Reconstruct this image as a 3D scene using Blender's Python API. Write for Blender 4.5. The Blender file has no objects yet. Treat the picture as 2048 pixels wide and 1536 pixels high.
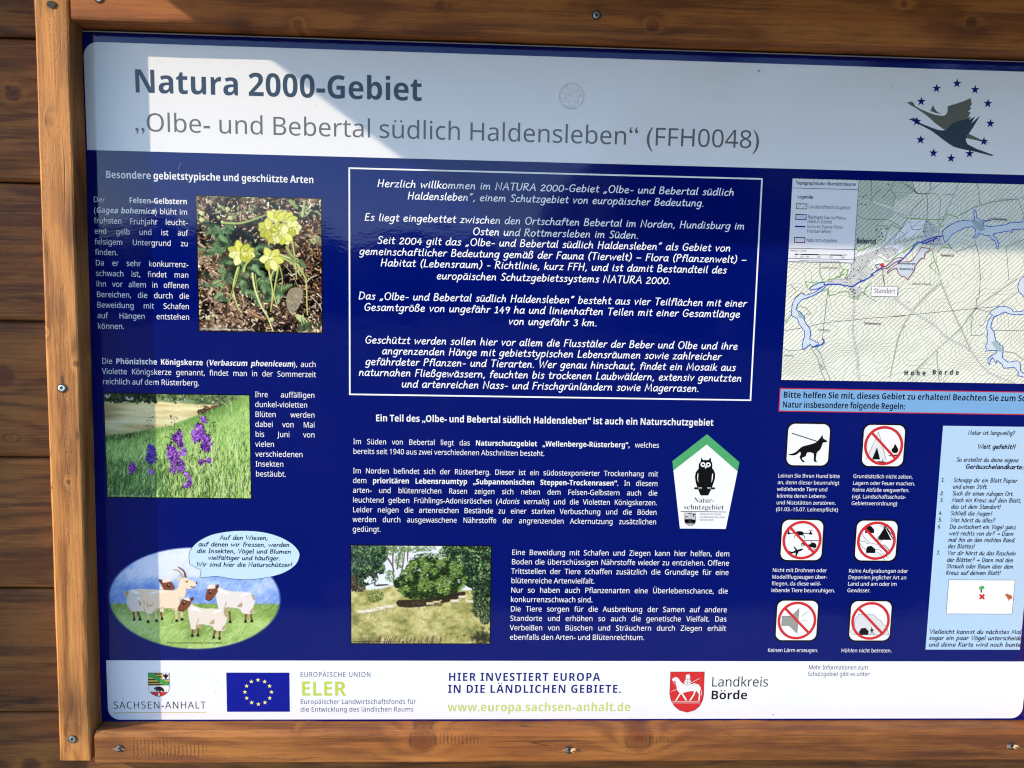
import bpy, math, random
import numpy as np
from mathutils import Matrix, Vector, noise as mnoise
from mathutils.geometry import tessellate_polygon
random.seed(7)
rng = np.random.default_rng(7)
SC = bpy.context.scene
COL = SC.collection

# ------------------------------------------------------------------ camera, sky, sun, exposure
F, CX, CY, DIST = 1540.0, 1024.0, 768.0, 1.20
PITCH, YAW, ROLL = math.radians(-5.9828), math.radians(-2.2593), math.radians(-1.1200)
ROT = Matrix.Rotation(YAW, 3, 'Z') @ Matrix.Rotation(PITCH, 3, 'X') @ Matrix.Rotation(ROLL, 3, 'Y')
cam_data = bpy.data.cameras.new('camera')
cam_data.sensor_width = 36.0
cam_data.lens = 36.0 * F / 2048.0
cam_data.clip_start, cam_data.clip_end = 0.02, 600.0
cam = bpy.data.objects.new('camera', cam_data)
COL.objects.link(cam)
cam.matrix_world = Matrix.Translation((0, -DIST, 0)) @ (ROT @ Matrix.Rotation(math.pi / 2, 3, 'X')).to_4x4()
SC.camera = cam

SUN_TRAVEL = Vector((2.72, 1.0, -1.10)).normalized()       # direction in which the sunlight travels
SUN_FROM = -SUN_TRAVEL
SUN_ELEV = math.asin(SUN_FROM.z)
world = bpy.data.worlds.new('World')
SC.world = world
world.use_nodes = True
wn = world.node_tree
sky = wn.nodes.new('ShaderNodeTexSky')
sky.sky_type = 'NISHITA'
sky.sun_disc = False
sky.sun_elevation = SUN_ELEV
sky.sun_rotation = math.atan2(SUN_FROM.x, SUN_FROM.y)
sky.air_density, sky.dust_density, sky.ozone_density = 1.0, 0.8, 3.5
wn.links.new(sky.outputs[0], wn.nodes['Background'].inputs[0])
wn.nodes['Background'].inputs[1].default_value = 0.15
sun_data = bpy.data.lights.new('sun', 'SUN')
sun_data.energy = 2.0
sun_data.angle = math.radians(0.53)
sun_data.color = (1.0, 0.84, 0.64)
sun = bpy.data.objects.new('sun', sun_data)
COL.objects.link(sun)
sun.rotation_euler = SUN_TRAVEL.to_track_quat('-Z', 'Y').to_euler()
SC.view_settings.view_transform = 'Standard'
SC.view_settings.look = 'None'
SC.view_settings.gamma = 1.0
SC.view_settings.exposure = 1.92
SC.cycles.max_bounces = 8
SC.cycles.use_denoising = True
SC.cycles.denoising_prefilter = 'ACCURATE'
world.cycles.sampling_method = 'MANUAL'
world.cycles.sample_map_resolution = 2048
SC.cycles.denoising_prefilter = 'NONE'
SC.cycles.pixel_filter_type = 'BLACKMAN_HARRIS'
SC.cycles.filter_width = 1.15

# ------------------------------------------------------------------ geometry helpers
def P(px, py, y=0.0):
    """A point of the photograph carried back onto the plane at depth y (board front: y = 0)."""
    d = ROT @ Vector(((px - CX) / F, 1.0, (CY - py) / F))
    s = (DIST + y) / d.y
    return d.x * s, d.z * s

def Z(org, s):
    """Reads points measured in an enlarged crop of the board: origin and enlargement."""
    return lambda pts: [P(org[0] + a / s, org[1] + b / s) for a, b in pts]

def lin(c, k=0.82):
    o = []
    for v in c[:3]:
        v = v / 255.0
        o.append((v / 12.92 if v <= 0.04045 else ((v + 0.055) / 1.055) ** 2.4) * k)
    return tuple(o)

def empty(name, loc=(0, 0, 0), label=None, cat=None, group=None):
    o = bpy.data.objects.new(name, None)
    o.empty_display_size = 0.05
    COL.objects.link(o)
    o.location = loc
    if label: o['label'] = label
    if cat: o['category'] = cat
    if group: o['group'] = group
    return o

SUB = None        # while set, pieces of the board become sub-parts of this part
def link(name, verts, faces, mat, parent=None, label=None, smooth=False):
    me = bpy.data.meshes.new(name)
    me.from_pydata([tuple(v) for v in verts], [], [tuple(f) for f in faces])
    if mat: me.materials.append(mat)
    if smooth:
        me.polygons.foreach_set('use_smooth', [True] * len(me.polygons))
    me.update()
    o = bpy.data.objects.new(name, me)
    COL.objects.link(o)
    if parent: o.parent = SUB if (SUB and parent.name == 'information_board') else parent
    if label: o['label'] = label
    return o

# ------------------------------------------------------------------ node expressions
class X:
    """A socket or number that can be used in arithmetic; builds Math nodes."""
    def __init__(s, nt, v): s.nt, s.v = nt, v
    def op(s, o, *a):
        n = s.nt.nodes.new('ShaderNodeMath'); n.operation = o
        for i, q in enumerate((s,) + a):
            q = q.v if isinstance(q, X) else q
            if isinstance(q, (int, float)): n.inputs[i].default_value = q
            else: s.nt.links.new(q, n.inputs[i])
        return X(s.nt, n.outputs[0])
    def __add__(s, o): return s.op('ADD', o)
    def __radd__(s, o): return s.op('ADD', o)
    def __sub__(s, o): return s.op('SUBTRACT', o)
    def __rsub__(s, o): return (s * -1.0) + o
    def __mul__(s, o): return s.op('MULTIPLY', o)
    def __rmul__(s, o): return s.op('MULTIPLY', o)
    def __truediv__(s, o): return s.op('DIVIDE', o)
    def sin(s): return s.op('SINE')
    def sqrt(s): return s.op('SQRT')
    def pow(s, e): return s.op('POWER', e)
    def abs(s): return s.op('ABSOLUTE')
    def gauss(s): return X(s.nt, 2.718281828).op('POWER', s * -1.0)
    def step(s, a, b):
        n = s.nt.nodes.new('ShaderNodeMapRange'); n.interpolation_type = 'SMOOTHSTEP'
        s.nt.links.new(s.v, n.inputs[0]); n.inputs[1].default_value = a; n.inputs[2].default_value = b
        return X(s.nt, n.outputs[0])

class G:
    """Graph helper for one material."""
    def __init__(s, name):
        s.m = bpy.data.materials.new(name); s.m.use_nodes = True
        s.nt = s.m.node_tree; s.b = s.nt.nodes['Principled BSDF']
    def coords(s, kind='Object'):
        t = s.nt.nodes.new('ShaderNodeTexCoord'); q = s.nt.nodes.new('ShaderNodeSeparateXYZ')
        s.nt.links.new(t.outputs[kind], q.inputs[0])
        return [X(s.nt, q.outputs[i]) for i in range(3)]
    def position(s):
        t = s.nt.nodes.new('ShaderNodeNewGeometry'); q = s.nt.nodes.new('ShaderNodeSeparateXYZ')
        s.nt.links.new(t.outputs['Position'], q.inputs[0])
        return [X(s.nt, q.outputs[i]) for i in range(3)]
    def noise(s, x, y, z, detail=2.0, rough=0.5):
        c = s.nt.nodes.new('ShaderNodeCombineXYZ')
        for i, q in enumerate((x, y, z)):
            if isinstance(q, X): s.nt.links.new(q.v, c.inputs[i])
            else: c.inputs[i].default_value = q
        n = s.nt.nodes.new('ShaderNodeTexNoise'); n.inputs['Scale'].default_value = 1.0
        n.inputs['Detail'].default_value = detail; n.inputs['Roughness'].default_value = rough
        s.nt.links.new(c.outputs[0], n.inputs['Vector'])
        return X(s.nt, n.outputs[0])
    def mix(s, f, a, b):
        n = s.nt.nodes.new('ShaderNodeMix'); n.data_type = 'RGBA'
        for sock, q in ((n.inputs[0], f), (n.inputs[6], a), (n.inputs[7], b)):
            if isinstance(q, X): s.nt.links.new(q.v, sock)
            elif isinstance(q, (int, float)): sock.default_value = q
            elif isinstance(q, tuple): sock.default_value = q[:3] + (1,)
            else: s.nt.links.new(q, sock)
        return n.outputs[2]
    def color(s, c):
        if isinstance(c, tuple): s.b.inputs['Base Color'].default_value = c[:3] + (1,)
        else: s.nt.links.new(c, s.b.inputs['Base Color'])
    def set(s, k, v):
        if isinstance(v, X): s.nt.links.new(v.v, s.b.inputs[k])
        else: s.b.inputs[k].default_value = v
    def bump(s, h, strength, dist):
        n = s.nt.nodes.new('ShaderNodeBump'); n.inputs['Strength'].default_value = strength
        n.inputs['Distance'].default_value = dist
        s.nt.links.new(h.v, n.inputs['Height']); s.nt.links.new(n.outputs[0], s.b.inputs['Normal'])

# ------------------------------------------------------------------ materials
_pm = {}
def print_mat(rgb, k=0.80):
    """Glossy laminated print of one ink colour, with the laminate's faint orange peel and dust."""
    key = (tuple(rgb), k)
    if key in _pm: return _pm[key]
    g = G('print_%02x%02x%02x' % tuple(int(c) for c in rgb))
    base = lin(rgb, k)
    laminate(g, base)
    _pm[key] = g.m
    return g.m

def laminate(g, base):
    x, y, z = g.position()
    dust = g.noise(x * 7.0, 0.0, z * 7.0, 4.0, 0.6).step(0.45, 0.85)
    speck = g.noise(x * 260.0, 0.0, z * 260.0, 1.0).step(0.80, 0.84)
    veil = dust * 0.005 + speck * 0.05
    g.color(g.mix(veil, base, (0.42, 0.40, 0.37)))
    g.set('Roughness', 0.055 + dust * 0.10)
    g.set('IOR', 1.36)
    peel = g.noise(x * 120.0, 0.0, z * 260.0, 1.0) * 0.6 + g.noise(x * 16.0, 0.0, z * 34.0, 1.0) * 2.6
    g.bump(peel, 0.10, 0.0006)

def photo_mat():
    g = G('print_photograph')
    a = g.nt.nodes.new('ShaderNodeVertexColor'); a.layer_name = 'Ink'
    laminate(g, a.outputs[0])
    return g.m

def wood(name, axis, light, dark, seed, ring=34.0, knots=(), marks=(), stains=(), amp=1.0, pale=()):
    """Stained softwood. knots: (along, across, radius, darkness); marks: saw-tooth scuffs; stains: dark weathered patches."""
    g = G(name)
    x, y, z = g.coords()
    l, a = (x, z) if axis == 'X' else (z, x)
    big = g.noise(l * 1.7 + seed, a * 7.0, y * 7.0 + seed, 1.0)
    mid = g.noise(l * 7.0 + seed, a * 50.0, y * 50.0, 3.0, 0.6)
    r = a * ring + big * (5.2 * amp) + mid * 0.9 + y * (ring * 0.6)
    core = None; rim = None; base_halo = []
    for kl, ka, kr, kd in knots:
        dl, da = (l - kl), (a - ka)
        far = ((dl / (kr * 2.6)).pow(2.0) + (da / (kr * 1.5)).pow(2.0)).gauss()
        r = r + far * (1.8 if kr > 0.015 else 0.9)
        d = ((dl / kr).pow(2.0) + (da / (kr * 0.92)).pow(2.0)).sqrt() + (mid - 0.5) * 0.5
        c = (1.0 - d.step(0.80, 1.0)) * (kd * 0.75) + (1.0 - d.step(0.15, 0.55)) * (kd * 0.25)
        q = ((d - 1.05) / 0.13).pow(2.0).gauss() * (0.9 * kd) * mid.step(0.25, 0.6)
        hal = ((d - 1.6) / 0.45).pow(2.0).gauss() * (0.45 * kd)
        base_halo.append(hal)
        core = c if core is None else core.op('MAXIMUM', c)
        rim = q if rim is None else rim.op('MAXIMUM', q)
    s = (r * 6.2832).sin() * 0.5 + 0.5
    late = s.pow(2.2)
    fib = g.noise(l * 16.0, a * 330.0, y * 330.0 + seed, 3.0, 0.7)
    streak = g.noise(l * 3.0 + seed, a * 150.0, y * 150.0, 2.0)
    blot = g.noise(l * 6.0, a * 14.0 + seed, y * 14.0, 3.0, 0.6)
    tone = late * 0.17 + fib * 0.50 + streak * 0.42 + blot * 0.60
    base = g.mix(tone.step(0.64, 1.0), light, dark)
    warm = g.noise(l * 2.2 + seed, a * 22.0, y * 22.0 + seed, 3.0, 0.6)
    base = g.mix(warm.step(0.48, 0.66) * 0.55, base, (light[0] * 0.80, light[1] * 0.66, light[2] * 0.50))
    base = g.mix((1.0 - warm.step(0.32, 0.47)) * 0.35, base, tuple(min(0.9, c * q) for c, q in zip(light, (1.16, 1.26, 1.5))))
    pore = g.noise(l * 60.0, a * 900.0, y * 900.0 + seed, 1.0).step(0.64, 0.74)
    base = g.mix(pore * 0.35, base, tuple(c * 0.35 for c in dark))
    for hal in base_halo: base = g.mix(hal, base, tuple(min(0.9, c * 1.15) for c in light))
    if core is not None:
        base = g.mix(rim, base, tuple(c * 0.30 for c in dark))
        base = g.mix(core, base, tuple(c * q for c, q in zip(dark, (0.72, 0.52, 0.48))))
    band = g.noise(l * 1.6 + seed * 2.0, a * 85.0, y * 85.0, 2.0).step(0.52, 0.66)
    stip = g.noise(l * 240.0, a * 420.0 + seed, y * 420.0, 2.0, 0.7).step(0.50, 0.66)
    base = g.mix(band * stip * 0.55, base, tuple(c * 0.55 for c in dark))
    crack = ((g.noise(l * 2.4 + seed, a * 60.0 + seed, y * 60.0, 1.0) - 0.5) / 0.006).pow(2.0).gauss() * g.noise(l * 5.0, a * 9.0 + seed, y * 9.0, 1.0).step(0.56, 0.66)
    base = g.mix(crack * 0.8, base, tuple(c * 0.22 for c in dark))
    depth = fib * 0.7 + late * 0.4 - pore * 0.5 - band * stip * 0.6 - crack * 1.0
    for l0, l1, a0, a1, pitch in marks:
        inside = ((l - (l0 + l1) / 2) / ((l1 - l0) / 2)).abs() + (mid - 0.5) * 1.6
        ina = ((a - (a0 + a1) / 2) / ((a1 - a0) / 2)).abs() + (blot - 0.5) * 1.2
        m = (1.0 - inside.step(0.7, 1.05)) * (1.0 - ina.step(0.75, 1.05))
        tick = ((l * (6.2832 / pitch) + (mid * 1.2)).sin() * 0.5 + 0.5).step(0.45, 0.9)
        rough = g.noise(l * 330.0, a * 420.0, seed, 2.0).step(0.38, 0.62)
        m = m * tick * rough
        base = g.mix(m * 0.5, base, tuple(c * 0.35 for c in dark))
        depth = depth - m * 1.6
    for sl, sa, rl, ra, k in stains:
        d = (((l - sl) / rl).pow(2.0) + ((a - sa) / ra).pow(2.0)).gauss()
        d = d * (0.35 + blot) * (0.4 + fib)
        base = g.mix(d * k, base, tuple(c * 0.4 for c in dark))
    for sl, sa, rl, ra, k in pale:
        d = (((l - sl) / rl).pow(2.0) + ((a - sa) / ra).pow(2.0)).gauss() * (0.3 + fib)
        base = g.mix(d * k, base, tuple(min(0.8, c * 1.5) for c in light))
    g.color(base)
    g.set('Roughness', 0.58 + fib * 0.2)
    g.set('Specular IOR Level', 0.35)
    g.bump(depth, 0.42, 0.0011)
    return g.m

def metal(name, c, rough):
    g = G(name); x, y, z = g.coords()
    n = g.noise(x * 900.0, y * 900.0, z * 900.0, 2.0)
    g.color(g.mix(n.step(0.35, 0.75), c, tuple(q * 0.45 for q in c)))
    g.set('Metallic', 1.0); g.set('Roughness', n * 0.3 + rough)
    return g.m

# ------------------------------------------------------------------ ground, wood edge, shelter
GROUND = -1.45
def build_ground():
    n = 40
    xs = np.concatenate([-np.geomspace(200, 1, n), np.geomspace(1, 200, n)])
    vs = [(x, y, GROUND + 0.03 * mnoise.noise((x * .4, y * .4, 0))) for y in xs for x in xs]
    m = 2 * n
    fs = [(j * m + i, j * m + i + 1, (j + 1) * m + i + 1, (j + 1) * m + i) for j in range(m - 1) for i in range(m - 1)]
    g = G('meadow_grass'); x, y, z = g.position()
    a = g.noise(x * 1.3, y * 1.3, 0.0, 5.0, 0.65); b = g.noise(x * 40.0, y * 40.0, 0.0, 2.0)
    g.color(g.mix((a * 0.7 + b * 0.5).step(0.4, 0.8), (0.025, 0.042, 0.012), (0.060, 0.062, 0.024)))
    g.set('Roughness', 0.9)
    o = link('ground', vs, fs, g.m, smooth=True)
    o['kind'] = 'structure'; o['label'] = 'grassy meadow ground in front of the notice board'; o['category'] = 'ground'
build_ground()

def build_bounce_strip():  # unseen gravel strip, added to throw light up onto the shaded board
    nx, ny = 120, 40
    vs = [(-5 + 10 * i / nx, 0.3 - 2.5 * j / ny + (0.12 * mnoise.noise((i * .3, j * 9.0, 2.0)) if j in (0, ny) else 0), GROUND + 0.045 + 0.006 * mnoise.noise((i * 1.7, j * 1.7, 5.0))) for j in range(ny + 1) for i in range(nx + 1)]
    m = nx + 1
    fs = [(j * m + i, (j + 1) * m + i, (j + 1) * m + i + 1, j * m + i + 1) for j in range(ny) for i in range(nx)]
    g = G('bounce_gravel'); x, y, z = g.position()
    a = g.noise(x * 60.0, y * 60.0, 0.0, 3.0, 0.7)
    g.color(g.mix(a.step(0.35, 0.7), (0.22, 0.21, 0.19), (0.46, 0.45, 0.42)))
    g.set('Roughness', 0.9); g.bump(a, 0.6, 0.012)
    o = link('bounce_strip', vs, fs, g.m, smooth=True)
    o['kind'] = 'structure'; o['label'] = 'unseen pale gravel strip added to bounce light up onto the board'; o['category'] = 'bounce_strip'
build_bounce_strip()

def build_wood_edge():
    """Distant edge of woodland that the glossy board mirrors: crowns over a ragged understorey."""
    import bmesh
    bm0 = bmesh.new(); bmesh.ops.create_icosphere(bm0, subdivisions=2, radius=1.0)
    sv = np.array([v.co[:] for v in bm0.verts]); sf = [[v.index for v in f.verts] for f in bm0.faces]; bm0.free()
    V, Fc = [], []
    r = random.Random(3)
    for k in range(330):
        if k < 210:        # low hedge line far off, to the left and centre
            ang = math.radians(r.uniform(150, 276)); d = r.uniform(66, 90)
            h = r.uniform(5.0, 8.6) * (d / 78.0); w = r.uniform(2.0, 3.6)
        else:              # taller trees closer by, to the right
            ang = math.radians(r.uniform(274, 390)); d = r.uniform(34, 46)
            t = min(1.0, (math.degrees(ang) - 272) / 12.0)
            h = (5.0 + r.uniform(5.5, 8.5) * t) * (d / 40.0); w = r.uniform(2.0, 3.4)
        c = np.array([math.cos(ang) * d, math.sin(ang) * d, GROUND + h * 0.5])
        q = sv * np.array([w, w, h * 0.5])
        n = np.array([mnoise.noise(Vector(v * 1.7) + Vector((k * 3.1, 0, 0))) for v in sv])
        n2 = np.array([mnoise.noise(Vector(v * 5.0) + Vector((0, k * 2.3, 0))) for v in sv])
        q = q * (1 + 0.35 * n + 0.22 * n2)[:, None]
        b = len(V); V += list(q + c); Fc += [[i + b for i in f] for f in sf]
    g = G('distant_foliage'); x, y, z = g.position()
    g.color(g.mix(g.noise(x * .8, y * .8, z * .8, 4.0).step(.35, .7), (0.020, 0.038, 0.014), (0.050, 0.075, 0.026)))
    g.set('Roughness', 0.9)
    o = link('wood_edge', V, Fc, g.m, smooth=True)
    o['kind'] = 'stuff'; o['label'] = 'far edge of a green wood mirrored in the glossy board'; o['category'] = 'trees'
build_wood_edge()

def box_mesh(x0, x1, y0, y1, z0, z1):
    v = [(x, y, z) for z in (z0, z1) for y in (y0, y1) for x in (x0, x1)]
    f = [(0, 2, 3, 1), (4, 5, 7, 6), (0, 1, 5, 4), (2, 6, 7, 3), (0, 4, 6, 2), (1, 3, 7, 5)]
    return v, f

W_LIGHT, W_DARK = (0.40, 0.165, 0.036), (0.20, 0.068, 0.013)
D_LIGHT, D_DARK = (0.235, 0.087, 0.015), (0.085, 0.027, 0.005)
roof_wood = wood('roof_wood', 'X', (0.30, 0.16, 0.06), (0.15, 0.07, 0.03), 31.0)

EAVE, X_ROOF, Z_EAVE, SLOPE = 0.42, -1.090, 0.5585, 0.84
def build_roof():
    root = empty('shelter_roof', (X_ROOF, 0.006, Z_EAVE), 'pitched board roof of the shelter overhanging the notice board', 'roof')
    x1 = 2.3
    def slab(name, d0, d1, xa, xb, lift, th):
        # d = distance out from the wall plane; roof falls outward
        zz = lambda d: Z_EAVE + SLOPE * (EAVE - d) + lift
        v = []
        for d in (d0, d1):
            for t in (0, th):
                for x in (xa, xb):
                    v.append((x - X_ROOF, -d - 0.006, zz(d) + t - Z_EAVE))
        f = [(0, 1, 5, 4), (2, 6, 7, 3), (0, 2, 3, 1), (4, 5, 7, 6), (0, 4, 6, 2), (1, 3, 7, 5)]
        return link(name, v, f, roof_wood, root)
    n = 5
    for i in range(n):
        w = (EAVE + 0.9) / n
        slab('roof_board', EAVE - i * w, EAVE - (i + 1) * w + 0.004, X_ROOF, x1, 0.0, 0.022)
    slab('rafter', EAVE - 0.10, -0.8, -0.99, -0.92, -0.081, 0.08)
    slab('rafter', EAVE - 0.10, -0.8, 1.30, 1.37, -0.081, 0.08)
build_roof()

def post(name, x0, x1, y0, y1, label):
    v, f = box_mesh(x0 - (x0 + x1) / 2, (x1 - x0) / 2, y0 - (y0 + y1) / 2, (y1 - y0) / 2, 0, 0.83 - GROUND)
    me = link(name, v, f, wood('shading_post_wood', 'Z', W_LIGHT, W_DARK, 12.0))
    me.location = ((x0 + x1) / 2, (y0 + y1) / 2, GROUND)
    b = me.modifiers.new('edge', 'BEVEL'); b.width = 0.004; b.segments = 2
    me['label'] = label; me['category'] = 'post'
post('shading_post', -1.05, -0.93, -0.106, 0.005, 'unseen square timber post added to shade the planks at the left')  # out of view; placed so that its shadow covers the left planks

import bmesh
# ------------------------------------------------------------------ beams
def beam(name, axis, origin, length, profile, mat, parent, seg=90, wob=0.0006, roty=0.0, edge_wob=None, seed=0.0):
    """Prism of a closed (across, depth) profile along an axis, with slightly uneven edges."""
    v, f = [], []
    m = len(profile)
    for i in range(seg + 1):
        t = -length / 2 + length * i / seg
        for j, (a, d) in enumerate(profile):
            w = wob * (edge_wob[j] if edge_wob else 1.0)
            da = w * (mnoise.noise((t * 9.0 + seed, j * 3.7, 1.3)) + 0.6 * mnoise.noise((t * 38.0 + seed, j * 5.1, 7.3)))
            dd = 0.5 * w * mnoise.noise((t * 14.0 + seed, j * 2.9, 4.1))
            v.append((t, d + dd, a + da) if axis == 'X' else (a + da, d + dd, t))
    for i in range(seg):
        for j in range(m):
            k = (j + 1) % m
            q = (i * m + j, (i + 1) * m + j, (i + 1) * m + k, i * m + k)
            f.append(q if axis == 'X' else q[::-1])
    f.append(tuple(range(m)) if axis == 'X' else tuple(range(m))[::-1])
    f.append(tuple(seg * m + j for j in range(m))[::-1] if axis == 'X' else tuple(seg * m + j for j in range(m)))
    o = link(name, v, f, mat, parent)
    bm = bmesh.new(); bm.from_mesh(o.data); bmesh.ops.recalc_face_normals(bm, faces=bm.faces); bm.to_mesh(o.data); bm.free()
    o.location = origin
    o.rotation_euler = (0, roty, 0)
    return o

# plank wall -------------------------------------------------------
wall = empty('plank_wall', (0.2, 0.006, GROUND), 'wall of dark brown horizontal planks behind the framed notice board', 'plank wall')
JOINTS = [0.7915 + 0.2085, 0.7915, 0.583, 0.3744, 0.1655, -0.0424, -0.2533, -0.4648, -0.6721, -0.881, -1.09, -1.29]
PX0, PX1 = -1.06, 1.55
def plank_knots(i):
    out = []
    for px, py, r, k in ((27, 187, 0.010, .85), (15, 176, 0.004, .7), (62, 1534, 0.014, .9), (6, 752, 0.015, .5), (22, 875, 0.004, .35)):
        x, z = P(px, py, 0.006)
        if JOINTS[i + 1] < z < JOINTS[i]:
            out.append((x - (PX0 + PX1) / 2, z - (JOINTS[i] + JOINTS[i + 1]) / 2, r, k))
    return out
for i in range(len(JOINTS) - 1):
    zt, zb = JOINTS[i] - 0.0012, JOINTS[i + 1] + 0.0012
    h = zt - zb
    prof = [(-h / 2 - 0.007, 0.021), (-h / 2, 0.021), (-h / 2, 0.028), (h / 2, 0.028)] + \
           [(h / 2 - 0.0065 * (1 - math.sin(t)), 0.0065 * (1 - math.cos(t))) for t in (math.pi / 2, 1.05, 0.55, 0.0)] + \
           [(h / 6, -0.0006), (-h / 6, -0.0006)] + \
           [(-h / 2 + 0.0065 * (1 - math.sin(t)), 0.0065 * (1 - math.cos(t))) for t in (0.0, 0.55, 1.05, math.pi / 2)] + [(-h / 2, 0.013), (-h / 2 - 0.007, 0.013)]
    sh = 1.0 + 0.10 * math.sin(i * 2.4)
    mat = wood('plank_stain', 'X', tuple(c * sh for c in D_LIGHT), tuple(c * sh for c in D_DARK), 3.1 * i + 1.7, ring=26.0, knots=plank_knots(i), amp=1.5) if 2 <= i <= 9 else roof_wood
    o = beam('plank', 'X', (0, 0, 0), PX1 - PX0, prof, mat, wall, seg=30, wob=0.0005, seed=i * 7.0)
    o.location = ((PX0 + PX1) / 2 - 0.2, 0.0, (zt + zb) / 2 - GROUND)

# frame ------------------------------------------------------------
DF = -0.036
frame = empty('board_frame', (0.16, 0.006, -0.73), 'frame of brown stained timber rails screwed around the blue board', 'timber frame')
FO = Vector((0.16, 0.006, -0.73))
def fpos(x, y, z): return (x - FO.x, y - FO.y, z - FO.z)

def rail_profile(a0, a1, c, top_back=0.0, soft=0.003):
    """a0/a1 bottom and top of the face; c chamfer at the top-front edge, soft rounding elsewhere."""
    f, b = DF, 0.0055
    return [(a0, b), (a1 + top_back, b), (a1, f + c), (a1 - c * 1.1, f), ((a0 + a1) / 2, f), (a0 + soft, f), (a0 + soft * .3, f + soft * .3), (a0, f + soft)]

# left side rail (leans slightly, as in the photograph)
LZ0, LZ1 = -0.7265, 0.62
lx = lambda z: -0.6235 + 0.0093 * (z + 0.156)
LC = (LZ0 + LZ1) / 2
def lk(px, py, r, k):
    x, z = P(px, py, DF); return (z - LC, x - lx(z), r, k)
hw = 0.0247
lprof = [(-hw, 0.0055), (-hw, DF + 0.0050), (-hw + 0.0012, DF + 0.0026), (-hw + 0.0044, DF), (0, DF), (hw - 0.003, DF), (hw - 0.0008, DF + 0.0008), (hw, DF + 0.003), (hw, 0.0055)]
lk_list = [lk(98, 243, .0065, .75), (lk(151, 727, .0045, .85)), lk(136, 964, .0035, .8), lk(90, 664, .0035, .6), lk(98, 907, .003, .7), lk(101, 976, .003, .95), lk(145, 1462, .012, .45)]
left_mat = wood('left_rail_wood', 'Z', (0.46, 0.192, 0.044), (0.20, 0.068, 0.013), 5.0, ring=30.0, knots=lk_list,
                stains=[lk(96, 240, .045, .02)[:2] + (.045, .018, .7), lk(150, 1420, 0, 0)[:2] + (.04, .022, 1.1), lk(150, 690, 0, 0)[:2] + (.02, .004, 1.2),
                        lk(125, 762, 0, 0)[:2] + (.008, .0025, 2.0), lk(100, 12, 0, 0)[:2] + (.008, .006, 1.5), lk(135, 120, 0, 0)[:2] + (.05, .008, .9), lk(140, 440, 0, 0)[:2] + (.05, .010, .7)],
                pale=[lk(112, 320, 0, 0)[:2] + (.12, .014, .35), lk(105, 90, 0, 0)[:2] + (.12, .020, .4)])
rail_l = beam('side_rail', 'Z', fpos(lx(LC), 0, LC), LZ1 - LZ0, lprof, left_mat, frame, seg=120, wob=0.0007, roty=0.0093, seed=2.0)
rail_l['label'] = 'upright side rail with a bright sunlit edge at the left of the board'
# right side rail
v_mat = wood('right_rail_wood', 'Z', W_LIGHT, W_DARK, 15.0, ring=30.0)
rail_r = beam('side_rail', 'Z', fpos(0.927 + hw, 0, LC), LZ1 - LZ0, lprof, v_mat, frame, seg=60, wob=0.0006, seed=5.0)
# top rail
TX0, TX1 = -0.5905, 0.9265
TC = (TX0 + TX1) / 2
tz0, tz1 = 0.3885, 0.452
def tk(px, py, r, k):
    x, z = P(px, py, DF); return (x - TC, z - (tz0 + tz1) / 2, r, k)
tprof = [(tz0 - (tz0 + tz1) / 2, 0.0055), ((tz1 - tz0) / 2 + .03, 0.0055), ((tz1 - tz0) / 2 + .03, DF + .003), ((tz1 - tz0) / 2 + .027, DF), (0, DF), (-(tz1 - tz0) / 2 + .0045, DF), (-(tz1 - tz0) / 2 + .0012, DF + .0012), (-(tz1 - tz0) / 2, DF + .0045)]
top_mat = wood('top_rail_wood', 'X', (0.36, 0.120, 0.021), (0.155, 0.044, 0.007), 8.3, ring=24.0, amp=1.5,
               knots=[tk(1305, 51, .008, .75), tk(1943, 44, .007, .8), tk(880, 12, .006, .6), tk(595, 48, .006, .6), tk(1808, 8, .005, .7)],
               stains=[tk(480, 45, 0, 0)[:2] + (.02, .01, .8), tk(1200, 60, 0, 0)[:2] + (.2, .006, .8), tk(1943, 60, 0, 0)[:2] + (.03, .02, .8)])
beam('cross_rail', 'X', fpos(TC, 0, (tz0 + tz1) / 2), TX1 - TX0, tprof, top_mat, frame, seg=120, wob=0.0008, seed=9.0)['label'] = 'top cross rail above the blue board'
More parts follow.
